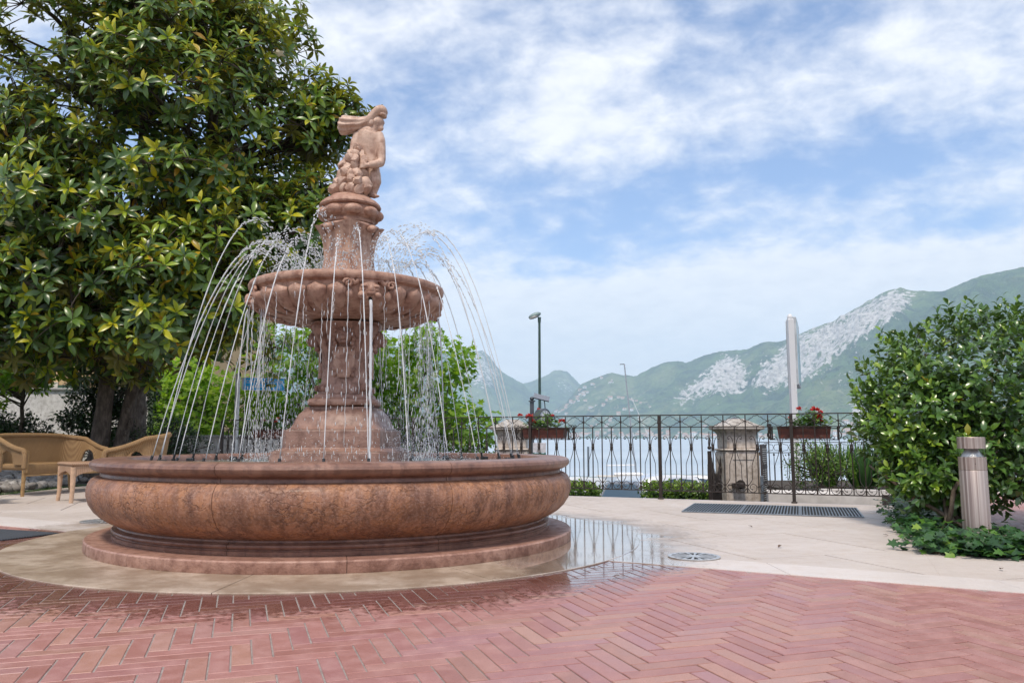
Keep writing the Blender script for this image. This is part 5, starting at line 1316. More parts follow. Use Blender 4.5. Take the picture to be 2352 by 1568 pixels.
# a few dead leaves on the paving
DEAD = simple('dead_leaf', (.10, .055, .03), .7, 0, .3, 30)
for k, (px, py, lab) in enumerate(((2033, 1231, 'tiny dead leaf on the paving left of the shrub bed'), (2301, 1310, 'tiny dead leaf on the paving in front of the ivy'), (1416, 1327, 'tiny dead leaf on the wet brick right of the fountain'), (1792, 1257, 'tiny dead leaf on the paving beside the round drain'), (1723, 1211, 'tiny dead leaf on the paving in front of the floor grate'))):
    q = ground_at(px, py); me = leaf_mesh('fallen_leaf', 'oval', np.array([[-.02, 0, .012]]), np.array([[1., 0, -.1]]), np.array([[.1, .1, 1.]]), [.05], [0.5], DEAD)
    tag(link('fallen_leaf', me, None, (q.x, q.y, .004), (0, 0, k * 1.3)), lab, 'leaf', 'dead leaves on the paving')
# ------------------------------------------------------------------ beyond the railing
PILST = mat_carved('pale_pillar_stone', (.48, .41, .35), (.60, .53, .47), (.27, .215, .17))
CAPST = mat_carved('lichened_cap_stone', (.34, .30, .26), (.50, .46, .42), (.12, .10, .085))
def pillar(loc, rz, label, zb):
    t = thing('gate_pillar', label, 'pillar', (loc[0], loc[1], zb), rz, 'stone gate pillars')
    h = 1.0 - zb; w = .235
    B().box((0, 0, (h - .42) / 2), (w * 2 + .07, w * 2 + .07, h - .42), bev=.01).build('shaft', PILST, t)
    for k in range(4):
        M = Matrix.Rotation(k * PI / 2, 4, 'Z'); y = -(w + .035)
        f = B()
        for x in (-.215, .215): f.box((x, y - .006, (h - .42) * .5), (.085, .012, h - .5), M=M)
        for z in (.10, h - .505): f.box((0, y - .006, z), (.34, .012, .09), M=M)
        f.build('panel_frame', PILST, t)
    B().lathe([(w, h - .42), (w + .06, h - .412), (w + .072, h - .395), (w + .06, h - .378), (w, h - .37)], 40, shape=SQ(9)).build('astragal', PILST, t, smooth=35)
    B().box((0, 0, h - .27), (w * 2 + .02, w * 2 + .02, .20), bev=.008).build('neck', PILST, t)
    B().lathe([(.1, h - .172), (w + .02, h - .171), (w + .022, h - .15), (w + .045, h - .11), (w + .085, h - .075), (w + .125, h - .06), (w + .135, h - .055), (w + .135, h - .012), (w + .125, h), (.1, h)], 64, shape=SQ(14)).build('cornice', CAPST, t, smooth=30)
    B().add([(-.30, -.30, h), (.30, -.30, h), (.30, .30, h), (-.30, .30, h), (-.10, -.10, h + .115), (.10, -.10, h + .115), (.10, .10, h + .115), (-.10, .10, h + .115)], [(0, 1, 5, 4), (1, 2, 6, 5), (2, 3, 7, 6), (3, 0, 4, 7), (4, 5, 6, 7), (3, 2, 1, 0)]).build('pyramid_cap', CAPST, t)
    return t
p = at_depth(1690, 975, 13.2); pr = pillar((p.x, p.y), R(4), 'pale stone gate pillar with a lock box, right of the iron gate', -1.2)
lk = thing('lock_box', 'dark iron lock box with a round back plate on the gate pillar', 'lock', (p.x - .06, p.y - .30, .02))
B().box((-.03, -.06, .02), (.20, .09, .075), bev=.006).build('box', IRON, lk); B().lathe([(0, 0), (.075, 0), (.075, .012), (0, .014)], 20).build('plate', IRON, lk, loc=(.02, 0, .03), rot=(R(90), 0, 0)); B().tube([(-.13, -.05, .02), (-.19, -.05, .02)], .01, 6).build('bolt', IRON, lk)
p = at_depth(1178, 985, 13.7); pillar((p.x, p.y), R(-6), 'pale stone gate pillar behind the left flower box', -1.2)
# iron gate leaf standing open
gt = thing('gate', 'dark iron gate leaf with spear points in a dipping curve', 'gate', (3.03, 12.15, -1.2), math.atan2(1.15, .50))
L_ = 1.25
def spear(h): return B().tube([(0, 0, 0), (0, 0, h)], .010, 5).ball((0, 0, h + .01), .022, 8, 6).tube([(0, 0, h + .03), (0, 0, h + .05)], [.018, .008], 6).tube([(0, 0, h + .045), (0, 0, h + .10), (0, 0, h + .24)], [.013, .016, .001], 6)
for k in range(13):
    u = k / 12; h = 1.78 - .55 * math.sin(PI * min(1, u * 1.02)) ** .8
    if k in (0, 12): B().box((0, 0, .90), (.055, .055, 1.80)).ball((0, 0, 1.85), .030, 10, 8).tube([(0, 0, 1.86), (0, 0, 1.92), (0, 0, 2.10)], [.014, .018, .002], 6).build('post', IRON, gt, loc=(L_ * u, 0, 0))
    else: spear(h).build('spear_bar', IRON, gt, smooth=60, loc=(L_ * u, 0, 0))
B().box((L_ / 2, 0, .35), (L_, .03, .04)).build('lower_rail', IRON, gt)
B().tube([(L_ * i / 16, 0, 1.70 - .55 * math.sin(PI * min(1, i / 16 * 1.02)) ** .8) for i in range(17)], .014, 6).build('upper_rail', IRON, gt, smooth=60)
B().box((L_ / 2, .012, .18), (L_ - .08, .006, .3)).build('kick_plate', IRON, gt)
# menu board
mb = thing('menu_board', 'dark menu board with white lettering standing right of the gate pillar', 'sign board', tuple(at_depth(1752, 1148, 12.9).xy) + (-.62,), R(62))
B().box((.20, 0, .66), (.42, .03, 1.30), bev=.004).build('board', simple('slate_brown', (.055, .042, .040), .6, 0, .2, 8), mb)
B().box((-.025, 0, .50), (.03, .045, .62), bev=.004).build('metal_edge', STEEL, mb)
ch = simple('chalk_white', (.65, .64, .62), .9); b = B(); rr = random.Random(2)
for i in range(26):
    z = 1.24 - i * .034
    if i in (8, 9, 16): continue
    x = .04
    while x < .36:
        w = rr.uniform(.015, .05)
        if x + w > .38: break
        b.box((x + w / 2, -.0163, z), (w, .0012, .012)); x += w + .012
tag(b.build('lettering', ch, mb), kind='stuff')
# raised planter and kerb right of the gate
KERB = simple('pale_kerb_stone', (.60, .56, .53), .75, 0, .1, 6, .15)
kb = thing('kerb', 'pale stone kerb of the raised bed beyond the railing', 'kerb', (4.3, 11.3, 0))
for k, (a, b_) in enumerate(((3.55, 4.55), (4.56, 5.9), (5.91, 7.4))):
    y0 = 11.95 - .30 * (a - 3.55); y1 = 11.95 - .30 * (b_ - 3.55)
    if k == 0: continue
    B().prism([(a, y0), (b_, y1), (b_, y1 + .16), (a, y0 + .16)], -.6, .055, .008).build('kerb_stone', KERB, kb, off=kb.location)
B().prism([(3.62, 11.25), (4.5, 10.9), (4.62, 11.55), (3.8, 11.9)], -.6, .035, .008).build('kerb_slab', KERB, kb, off=kb.location)
tag(B().prism([(4.4, 11.95), (9, 10.6), (9, 15.5), (4.4, 15.5)], -2.25, -.02).build('raised_bed', SOIL), kind='structure')
bushy('berberis_shrub', 'airy yellow-green shrub behind the railing below the right flower box', (4.85, 12.45, -.02), [((4.85, 12.45, .35), (.55, .45, .36)), ((4.75, 12.45, .6), (.35, .3, .2))], 2600, .05, LEAF_HEDGE, seed=31, nclump=110, clump=.12, tone=(1.5, 2.2))
def blade_plant(c, n_, h, label, seed):
    t = thing('strap_leaf_plant', label, 'plant', c, 0, 'strap-leaved plants in the raised bed'); rr = RNG
    a = rr.uniform(0, 2 * PI, n_); q = rr.uniform(0, .16, n_); P = np.stack([np.cos(a) * q, np.sin(a) * q, np.zeros(n_)], 1); D = np.stack([np.cos(a) * .42, np.sin(a) * .42, np.ones(n_)], 1) + rr.normal(0, .1, (n_, 3))
    N = np.stack([np.cos(a), np.sin(a), np.full(n_, .4)], 1)
    for i in range(n_): pass
    me = leaf_mesh('leaves', 'blade', P, D, N, rr.uniform(.6, 1.1, n_) * h, rr.beta(2, 2, n_), LEAF_IVY); tag(link('leaves', me, t), kind='stuff')
for i, (x, y, lab) in enumerate(((5.55, 12.6, 'clump of long strap leaves beside the airy shrub'), (6.05, 12.4, 'clump of long strap leaves in the middle of the raised bed'), (6.5, 12.1, 'clump of long strap leaves next to the round shrub'), (6.0, 13.3, 'clump of long strap leaves at the back of the raised bed'), (5.3, 13.4, 'clump of long strap leaves behind the airy shrub'))): blade_plant((x, y, -.02), 110, .75, lab, i)
bushy('jasmine_shrub', 'small dark leafy shrub behind the fountain basin at the left pillar', (-.75, 13.2, -.4), [((-.75, 13.2, .25), (.45, .35, .35))], 900, .07, LEAF_DARK, seed=33, nclump=60, tone=(2, 2))
# lakeside railing further out
lr = thing('lakeside_railing', 'thin iron railing with rounded loops further out behind the right flower box', 'railing', (4.9, 16.2, -.40))
for z in (1.11, .90, .06): B().box((1.7, 0, z), (3.6, .02, .014)).build('rail', IRON, lr)
lp = B().tube([(.02, 0, 1.10), (.05, 0, 1.07), (.13, 0, 1.06), (.15, 0, 1.005), (.13, 0, .95), (.05, 0, .94), (.02, 0, .91)], .0055, 5).tube([(-.02, 0, 1.10), (-.05, 0, 1.07), (-.13, 0, 1.06), (-.15, 0, 1.005), (-.13, 0, .95), (-.05, 0, .94), (-.02, 0, .91)], .0055, 5).mesh('loop', IRON, 60)
br = B().box((0, 0, .58), (.013, .013, 1.05)).ball((0, 0, 1.06), .018, 8, 6).ball((0, 0, .95), .018, 8, 6).ball((0, 0, .62), .016, 8, 6).mesh('bar', IRON)
br2 = B().box((0, 0, .48), (.011, .011, .84)).ball((0, 0, .86), .022, 8, 6).mesh('bar', IRON)
for k in range(12): link('bar', br, lr, (k * .305, 0, 0)); link('loop', lp, lr, (k * .305 + .0, 0, 0)); link('bar', br2, lr, (k * .305 + .152, 0, 0))
# hedges
def hedge(name, label, x0, x1, y, zt, seed):
    c = ((x0 + x1) / 2, y, -2.24); t = thing(name, label, 'hedge', c, 0, 'clipped hedges below the terrace')
    B().box((0, 0, (zt + 2.14) / 2), (x1 - x0 - .2, .60, zt + 2.14)).build('core', simple('hedge_core', (.012, .022, .008), .95), t)
    n_ = int(2600 * (x1 - x0)); P = np.stack([RNG.uniform(x0, x1, n_), y + RNG.uniform(-.38, .38, n_), RNG.uniform(-.75, zt, n_)], 1)
    f = RNG.random(n_); top = f < .4; P[top, 2] = zt + RNG.normal(0, .035, top.sum()); P[~top, 1] = y - .36 + RNG.normal(0, .035, (~top).sum()); en = f > .88; P[en, 0] = np.where(RNG.random(en.sum()) < .5, x0, x1) + RNG.normal(0, .04, en.sum()); P[en, 1] = y + RNG.uniform(-.36, .36, en.sum())
    D = unit(n_) * .7 + np.where(top[:, None], np.array([0, -.2, .8]), np.array([0, -.5, .3])); N = unit(n_) * .5 + np.where(top[:, None], np.array([0, -.4, .8]), np.array([0, -1., .5]))
    T = np.where(top, RNG.beta(3, 1.5, n_), RNG.beta(1.8, 2.6, n_) * (.55 + .45 * ((P[:, 2] + .75) / (zt + .75)).clip(0, 1)))
    tag(link('foliage', leaf_mesh('foliage', 'oval', P, D, N, RNG.uniform(.05, .085, n_), T, LEAF_HEDGE, c), t), kind='stuff')
hedge('hedge', 'clipped bright hedge left of the grey car', -3.0, 1.52, 14.6, -.10, 1)
hedge('hedge', 'clipped bright hedge between the grey car and the gate', 2.50, 3.85, 14.9, -.12, 2)
hedge('hedge', 'clipped hedge low behind the menu board', 4.0, 5.2, 15.2, -.2, 3)
# cars
TYRE = simple('tyre', (.02, .02, .02), .85); RIMM = simple('alloy', (.55, .55, .56), .3, .9); LAMP = simple('lamp_glass', (.75, .77, .8), .1, 0, .05, coat=1); TAIL = simple('tail_lamp', (.50, .03, .02), .2, coat=1); DARKP = simple('black_trim', (.02, .02, .02), .5)
GLS = Mat('car_glass'); GLS.set('Base Color', (.05, .085, .12)).set('Roughness', .06).set('Specular IOR Level', .5)
def car(loc, rz, paint, label, L_=4.1, H=1.52, W=1.74, low=False):
    t = thing('parked_car', label, 'car', loc, rz, 'cars parked below the terrace')
    PM = simple('paint_' + str(len(bpy.data.materials)), paint, .22, .35, .03, 3, coat=1.0)
    # body stations along x (front at -x): x, half width, z bottom, z shoulder
    st = [(-L_ / 2, .62, .42, .62), (-L_ / 2 + .10, .78, .28, .72), (-L_ / 2 + .45, .85, .22, .86), (-L_ / 2 + 1.05, .87, .20, .96), (-.2, .87, .20, 1.0), (.9, .87, .20, 1.03), (L_ / 2 - .45, .86, .22, 1.04), (L_ / 2 - .08, .80, .30, .98), (L_ / 2, .66, .42, .80)]
    vs = []; fs = []; m = 12
    for x, w, z0, z1 in st:
        for k in range(m):
            a = 2 * PI * (k + .5) / m; cx, cz = math.cos(a), math.sin(a); p = .42
            vs.append((x, w * math.copysign(abs(cx) ** p, cx), (z0 + z1) / 2 + (z1 - z0) / 2 * math.copysign(abs(cz) ** p, cz)))
    for i in range(len(st) - 1):
        for k in range(m): fs.append((i * m + k, i * m + (k + 1) % m, (i + 1) * m + (k + 1) % m, (i + 1) * m + k))
    fs.append(tuple(range(m))[::-1]); fs.append(tuple(range((len(st) - 1) * m, len(st) * m)))
    B().add(vs, fs).build('body', PM, t, smooth=40)
    # greenhouse: stations with width at belt and roof
    gs = [(-L_ / 2 + 1.0, .74, .94, .74, .95), (-L_ / 2 + 1.62, .76, .96, .60, H - .10), (-L_ / 2 + 1.95, .76, .98, .60, H - .02), (.35, .76, 1.0, .60, H), (L_ / 2 - .75, .75, 1.02, .58, H - .05), (L_ / 2 - .40, .73, 1.02, .60, H - .28), (L_ / 2 - .22, .72, 1.0, .70, 1.02)]
    vs = []; fs = []
    for x, wb, zb, wr, zr in gs:
        c = .10 if zr > 1.2 else .0
        vs += [(x, -wb, zb), (x, -(wr + .02), zr - c), (x, -wr * .86, zr), (x, 0, zr + .012), (x, wr * .86, zr), (x, wr + .02, zr - c), (x, wb, zb)]
    for i in range(len(gs) - 1):
        for k in range(6): fs.append((i * 7 + k, i * 7 + k + 1, (i + 1) * 7 + k + 1, (i + 1) * 7 + k))
    B().add(vs, fs).build('cabin', PM, t, smooth=35)
    def quad(name, pts, mat, d=.006):
        P_ = [Vector(p) for p in pts]; n_ = (P_[1] - P_[0]).cross(P_[2] - P_[0]).normalized(); c = sum(P_, Vector()) / 4
        if n_.dot(c - Vector((0, 0, .9))) < 0: n_ = -n_
        Q = [c + (p - c) * .90 + n_ * d for p in P_]; R_ = [c + (p - c) * .90 - n_ * .01 for p in P_]
        o = B().add(Q + R_, [(0, 1, 2, 3), (4, 7, 6, 5), (0, 4, 5, 1), (1, 5, 6, 2), (2, 6, 7, 3), (3, 7, 4, 0)]).build(name, mat, t); return fix_normals(o)
    g = lambda i, k: vs[i * 7 + k]
    quad('windscreen', [g(0, 0), g(1, 2), g(1, 4), g(0, 6)], GLS.m, .05); quad('rear_window', [g(5, 2), g(6, 0), g(6, 6), g(5, 4)], GLS.m, .05)
    for s in (0, 1):
        a, b_ = (0, 1) if s == 0 else (6, 5)
        quad('side_window', [g(1, a), g(1, b_), g(3, b_), g(3, a)], GLS.m, .02); quad('side_window', [g(3, a), g(3, b_), g(5, b_), g(5, a)], GLS.m, .02)
        y = -.90 if s == 0 else .90
        B().ball((-L_ / 2 + 1.35, y * 1.05, 1.02), (.07, .10, .07), 10, 8).build('mirror', PM, t, smooth=60)
        for x in (-L_ / 2 + .75, L_ / 2 - .75):
            w = B().lathe([(.19, -.09), (.30, -.09), (.315, -.07), (.315, .07), (.30, .09), (.19, .09)], 24, closed=True).build('wheel', TYRE, t, smooth=40, loc=(x, y * .88, .315), rot=(R(90), 0, 0))
            B().lathe([(0, -.05), (.19, -.08), (.19, .08), (0, .05)], 20).build('rim', RIMM, w, smooth=40)
        B().ball((-L_ / 2 + .13, y * .72, .68), (.10, .16, .08), 10, 8).build('headlight', LAMP, t, smooth=60); B().ball((L_ / 2 - .08, y * .76, .82), (.07, .10, .15), 10, 8).build('tail_light', TAIL, t, smooth=60)
    B().tube([(-L_ / 2 + 1.05, -.55, .985), (-L_ / 2 + 1.08, .15, .99)], .012, 5).build('wiper', DARKP, t); B().box((-L_ / 2 + .02, 0, .47), (.06, 1.1, .14), bev=.02).build('grille', DARKP, t)
    return t
car((3.90, 28.2, -2.22), R(80), (.085, .09, .10), 'grey car facing the terrace between the two hedges', 3.9, 1.50)
car((6.55, 31.0, -2.22), R(190), (.70, .71, .72), 'white car with a high curved roof behind the grey car', 4.2, 1.62)
car((2.2, 31.8, -2.22), R(5), (.62, .64, .64), 'pale car behind the left hedge, only its windows showing', 4.2, 1.50)
car((8.1, 33.2, -2.22), R(172), (.72, .72, .72), 'white car with red tail lamp beyond the gate', 4.1, 1.50)
# lamps, clock, signs
GREEN = simple('dark_green_paint', (.045, .085, .075), .5, .2, .15, 6)
LX, LY = 1.235, 35.0
sl = thing('street_lamp', 'tall green street lamp with a single round-backed head', 'street lamp', (LX, LY, -1.75))
B().tube([(0, 0, -.5), (0, 0, 1.2), (0, 0, 7.75)], [.085, .075, .055], 12).build('pole', GREEN, sl, smooth=60)
hdm = B().ball((-.21, -.03, 8.02), (.30, .15, .125), 16, 10, Matrix.Rotation(R(-22), 4, 'Y')); hdm.build('lamp_head', simple('grey_green_shell', (.20, .27, .27), .5, .2), sl, smooth=60)
B().ball((-.24, -.06, 7.945), (.23, .125, .07), 14, 8, Matrix.Rotation(R(-22), 4, 'Y')).build('lens', simple('lamp_lens', (.42, .40, .37), .25), sl, smooth=60)
B().tube([(0, 0, 7.70), (0, 0, 7.95)], [.07, .08], 10).build('socket', GREEN, sl, smooth=60)
DG = simple('slate_grey_paint', (.085, .095, .115), .45, .3, .1, 6)
ck = thing('street_clock', 'slate grey post with ball finial carrying a round clock and solar panel', 'clock', tuple(at_depth(1222, 1000, 16.5).xy) + (-1.55,))
B().box((0, 0, 1.2), (.085, .085, 3.8)).build('post', DG, ck); B().box((0, 0, 3.115), (.14, .14, .02)).build('cap', DG, ck); B().ball((0, 0, 3.165), .045, 12, 8).build('ball_finial', DG, ck, smooth=60)
dr = B().lathe([(0, -.10), (.20, -.10), (.24, -.07), (.24, .07), (.215, .085), (.21, .07), (0, .07)], 32).build('clock_drum', DG, ck, smooth=35, loc=(.22, -.05, 2.72), rot=(R(90), 0, R(52)))
B().lathe([(0, .071), (.205, .071)], 32).build('clock_face', simple('white_enamel', (.78, .78, .78), .3), dr)
for k in range(12): B().box((.165 * math.cos(k * PI / 6), .165 * math.sin(k * PI / 6), .0735), (.03, .008, .003), k * PI / 6).build('hour_mark', BLACK, dr)
B().box((.045, 0, .0755), (.10, .012, .003)).build('hand', BLACK, dr); B().box((0, .07, .0775), (.010, .15, .003)).build('hand', BLACK, dr)
B().box((.11, 0, 2.50), (.16, .10, .25)).build('bracket', DG, ck); B().tube([(.28, 0, 2.93), (.26, 0, 3.14)], .012, 6).build('panel_stem', DG, ck)
sp_ = B().box((0, 0, 0), (.34, .30, .02)).build('solar_panel', simple('solar_cell', (.03, .035, .06), .15, coat=1), ck, loc=(.20, -.02, 3.19), rot=(R(22), R(14), 0))
gs_ = thing('info_sign', 'small green sign with white lettering between the pillar and the lake', 'sign', tuple(at_depth(1239, 1040, 14.6).xy) + (-1.6,))
B().box((0, 0, 1.97), (.24, .02, .30), bev=.004).build('panel', simple('sign_green', (.02, .12, .075), .5), gs_)
B().box((0, 0, 2.22), (.24, .018, .18), bev=.004).build('upper_panel', simple('pale_sign', (.62, .60, .64), .5), gs_)
for x in (-.105, .105): B().tube([(x, .02, -.65), (x, .02, 2.3)], .016, 8).build('post', STEEL, gs_)
b = B()
for z, w0 in ((2.06, .10), (1.985, .09), (1.975, .09), (1.915, .05), (1.86, .14)):
    for x in (-.06, .06): b.box((x, -.0108, z), (w0 * .8, .001, .022 if z > 1.9 else .012))
tag(b.build('lettering', ch, gs_), kind='stuff')
RUST = Mat('rusty_white_paint'); rv_ = RUST.noise(1, 5, .6, vec=RUST.mapped('Object', (16, 16, .9))); rm = RUST.math('MULTIPLY', RUST.rng(rv_, .60, .70), RUST.rng(RUST.noise(.9, 3), .45, .6))
RUST.set('Base Color', RUST.mix(rm, (.66, .66, .68), (.30, .13, .045))).set('Roughness', .55)
pp = at_depth(1826, 1000, 22)
py = thing('sign_pylon', 'tall rusty white sign pole seen edge-on beyond the right flower box', 'sign', (pp.x, pp.y, -1.75))
B().box((0, 0, 2.70), (.165, .17, 6.40), bev=.03).build('pole', RUST.m, py); B().ball((0, 0, 5.92), (.078, .08, .12), 12, 8).build('cap', RUST.m, py, smooth=60)
B().box((.04, 1.05, 5.0), (.24, 1.85, 1.95), bev=.02).build('sign_box', simple('weathered_sign', (.50, .53, .56), .5, .2, .15, 3), py, rot=(0, 0, R(-22)))
B().box((.165, 1.05, 5.0), (.012, 1.70, 1.80)).build('sign_face', simple('pale_blue_sign_face', (.38, .55, .66), .3, 0, .2, 2, coat=.5), py, rot=(0, 0, R(-22)))
B().box((-.115, .45, 4.9), (.03, .5, 1.9)).build('back_plate', simple('grey_plate', (.40, .42, .44), .6), py, rot=(0, 0, R(-22)))
# blue sign on a white pole
ps = at_depth(543, 960, 17.2)
bs_ = thing('street_sign', 'bright blue sign with white lettering on a white post behind the jets', 'sign', (ps.x, ps.y, -.05))
WHP = simple('white_paint', (.74, .74, .75), .45)
B().tube([(0, 0, 0), (0, 0, 2.25)], .052, 12).build('post', WHP, bs_, smooth=60)
sgr = R(20)
pan = B().box((.55, 0, 0), (.86, .05, .27), bev=.004).build('sign_panel', simple('sign_blue', (.01, .42, .90), .35), bs_, loc=(0, 0, 2.03), rot=(0, 0, sgr))
for z in (-.138, .138): B().box((.55, 0, z), (.87, .054, .012)).build('sign_edge', WHP, pan)
B().box((.10, 0, 0), (.05, .045, .27)).build('sign_end', simple('pale_grey', (.55, .53, .52), .6), pan)
def text(body, size, loc, parent, mat, rot=(R(90), 0, 0)):
    c = bpy.data.curves.new('lettering', 'FONT'); c.body = body; c.size = size; c.extrude = .0015; c.align_x = 'LEFT'
    o = bpy.data.objects.new('tmp', c); COL.objects.link(o); dg = bpy.context.evaluated_depsgraph_get(); me = bpy.data.meshes.new_from_object(o.evaluated_get(dg)); bpy.data.objects.remove(o)
    me.materials.clear(); me.materials.append(mat); return tag(link('lettering', me, parent, loc, rot), kind='stuff')
text('CENTRO STUDI G', .095, (.16, -.0275, .020), pan, WHP); text('per la Formazione e la Com', .052, (.16, -.0275, -.075), pan, WHP)
# mooring pole, sailing boat
mp_ = at_depth(1351, 1027, 39); mo = thing('mooring_pole', 'thin grey mooring pole at the quay', 'pole', (mp_.x, mp_.y, -3.2)); B().tube([(0, 0, 0), (0, 0, 3.2 + mp_.z)], .055, 10).build('pole', STEEL, mo, smooth=60); B().tube([(0, 0, 3.2 + mp_.z), (0, 0, 3.24 + mp_.z)], [.06, .05], 10).build('cap', STEEL, mo)
bt = at_depth(1450, 1005, 62); bo = thing('sailing_boat', 'moored sailing boat with a thin leaning mast', 'boat', (bt.x, bt.y, -3.0))
hull = B()
def hl_(u, v):
    x = -3.2 + 6.4 * u; w = 1.05 * math.sin(PI * min(1, .12 + .88 * (1 - u) ** .75)) ** .8; a = PI * v; return (x, w * math.cos(a), .85 + .12 * u - (.95) * math.sin(a) ** 1.2 * (.85 + .15 * math.sin(PI * u)))
hull.grid(hl_, 14, 10).build('hull', simple('white_gelcoat', (.75, .76, .78), .25, coat=.6), bo, smooth=60)
B().box((0, 0, .85), (5.4, 1.5, .06)).build('deck', simple('deck', (.6, .55, .48), .7), bo); B().box((-.3, 0, 1.0), (2.2, 1.0, .25), bev=.1).build('cabin', simple('white_gelcoat_cabin', (.75, .76, .78), .3), bo)
tp = at_depth(1434, 836, 62) - Vector((bt.x, bt.y, -3.0)); B().tube([(.32, 0, .9), tuple(tp)], [.065, .05], 10).build('mast', simple('grey_mast', (.33, .35, .38), .4, .5), bo, smooth=60); B().tube([tuple(tp), tuple(tp + Vector((-.35, 0, -.02)))], .03, 6).build('wind_vane', DARKP, bo)
B().tube([tuple(tp * .62 + Vector((.35, 0, 1.0))), (2.6, 0, 1.0)], .018, 5).build('forestay', WHP, bo); B().tube([(.25, 0, 1.7), (-2.0, 0, 1.65)], .05, 8).build('boom', WHP, bo)
# lantern beyond the pillar
lt = at_depth(1687, 965, 26); ln = thing('lantern_post', 'small grey lantern peeping out behind the right gate pillar', 'lantern', (lt.x, lt.y, -1.75)); zt = lt.z + 1.75
B().tube([(0, 0, -.5), (0, 0, zt - .22)], [.06, .045], 10).build('post', DG, ln); B().lathe([(.08, zt - .22), (.16, zt - .02), (.17, zt)], 8).build('lantern_glass', simple('frosted_pane', (.55, .57, .58), .3), ln); B().lathe([(.19, zt), (.12, zt + .07), (.0, zt + .12)], 8).build('lantern_roof', DG, ln)

# ------------------------------------------------------------------ lake, mountains, far town, haze
def mat_lake():
    m = Mat('lake_water'); v = m.mapped('World', (.22, .9, 1)); n1 = m.noise(1.0, 6, .6, vec=v); v2 = m.mapped('World', (.006, .02, 1)); n2 = m.noise(1.0, 4, .6, vec=v2)
    m.set('Base Color', m.mix(m.rng(n2, .3, .7), (.33, .41, .47), (.48, .55, .61))).set('Roughness', m.rng(n2, .3, .7, .42, .55)).set('IOR', 1.33).set('Coat Weight', 1.0).set('Coat Roughness', .35).set('Coat IOR', 1.7); m.bump(n1, .16, .25); return m.m  # pale base colour stands in for the bright sky reflected on the water
xs = [-13000, -6000, -2000, -600, -150, 150, 600, 2000, 6000, 13000]; ys = [37.0, 60, 120, 300, 900, 2500, 6000, 13400]
vs = [(x, y, -3.0) for y in ys for x in xs]; fs = [(j * 10 + i, j * 10 + i + 1, (j + 1) * 10 + i + 1, (j + 1) * 10 + i) for j in range(len(ys) - 1) for i in range(9)]
tag(B().add(vs, fs).build('lake', mat_lake()), kind='structure')
def mat_mountain():
    m = Mat('forested_mountain')
    big = m.noise(.0016, 6, .6, kind='World'); mid = m.noise(.008, 7, .65, kind='World'); fine = m.noise(.045, 5, .65, kind='World')
    col = m.mix(m.rng(mid, .32, .68), (.016, .046, .024), (.105, .185, .06))
    col = m.mix(m.math('MULTIPLY', m.rng(big, .50, .66), .8), col, (.19, .24, .09))
    col = m.mix(m.rng(fine, .48, .7, 0, .6), col, (.018, .035, .02))
    rk = m.attr('rock'); st = m.noise(1.0, 6, .7, vec=m.mapped('World', (.023, .023, .008))); st2 = m.noise(.03, 5, .7, kind='World')
    rmask = m.rng(m.math('ADD', m.math('MULTIPLY', rk, .55), m.math('ADD', m.math('MULTIPLY', st, 1.6), m.math('MULTIPLY', st2, 1.0))), 1.62, 1.74)
    rcol = m.mix(m.rng(st2, .3, .7), (.32, .30, .29), (.74, .70, .66))
    fl = m.attr('field'); fm = m.math('MULTIPLY', fl, m.rng(m.noise(.011, 4, .6, kind='World'), .54, .60))
    col = m.mix(m.math('MULTIPLY', fm, .75), col, (.30, .30, .17))
    col = m.mix(rmask, col, rcol)
    m.set('Base Color', col).set('Roughness', .95).set('Specular IOR Level', .1); m.bump(m.math('ADD', mid, m.math('MULTIPLY', fine, .6)), 1.0, 40.0); return m.m
MTN = mat_mountain()
def soft_poly(px, py, poly):
    ins = False; n_ = len(poly); dm = 1e9
    for i in range(n_):
        (x0, y0), (x1, y1) = poly[i], poly[(i + 1) % n_]
        if (y0 > py) != (y1 > py) and px < (x1 - x0) * (py - y0) / (y1 - y0) + x0: ins = not ins
        t = max(0, min(1, ((px - x0) * (x1 - x0) + (py - y0) * (y1 - y0)) / ((x1 - x0) ** 2 + (y1 - y0) ** 2 + 1e-9))); dm = min(dm, math.hypot(px - x0 - t * (x1 - x0), py - y0 - t * (y1 - y0)))
    return 1 / (1 + math.exp(-(dm if ins else -dm) / 7.0))
def interp(pts, x):
    if x <= pts[0][0]: return pts[0][1]
    for (a, b_), (c, d) in zip(pts, pts[1:]):
        if x <= c: t = (x - a) / (c - a); return b_ + (d - b_) * t
    return pts[-1][1]
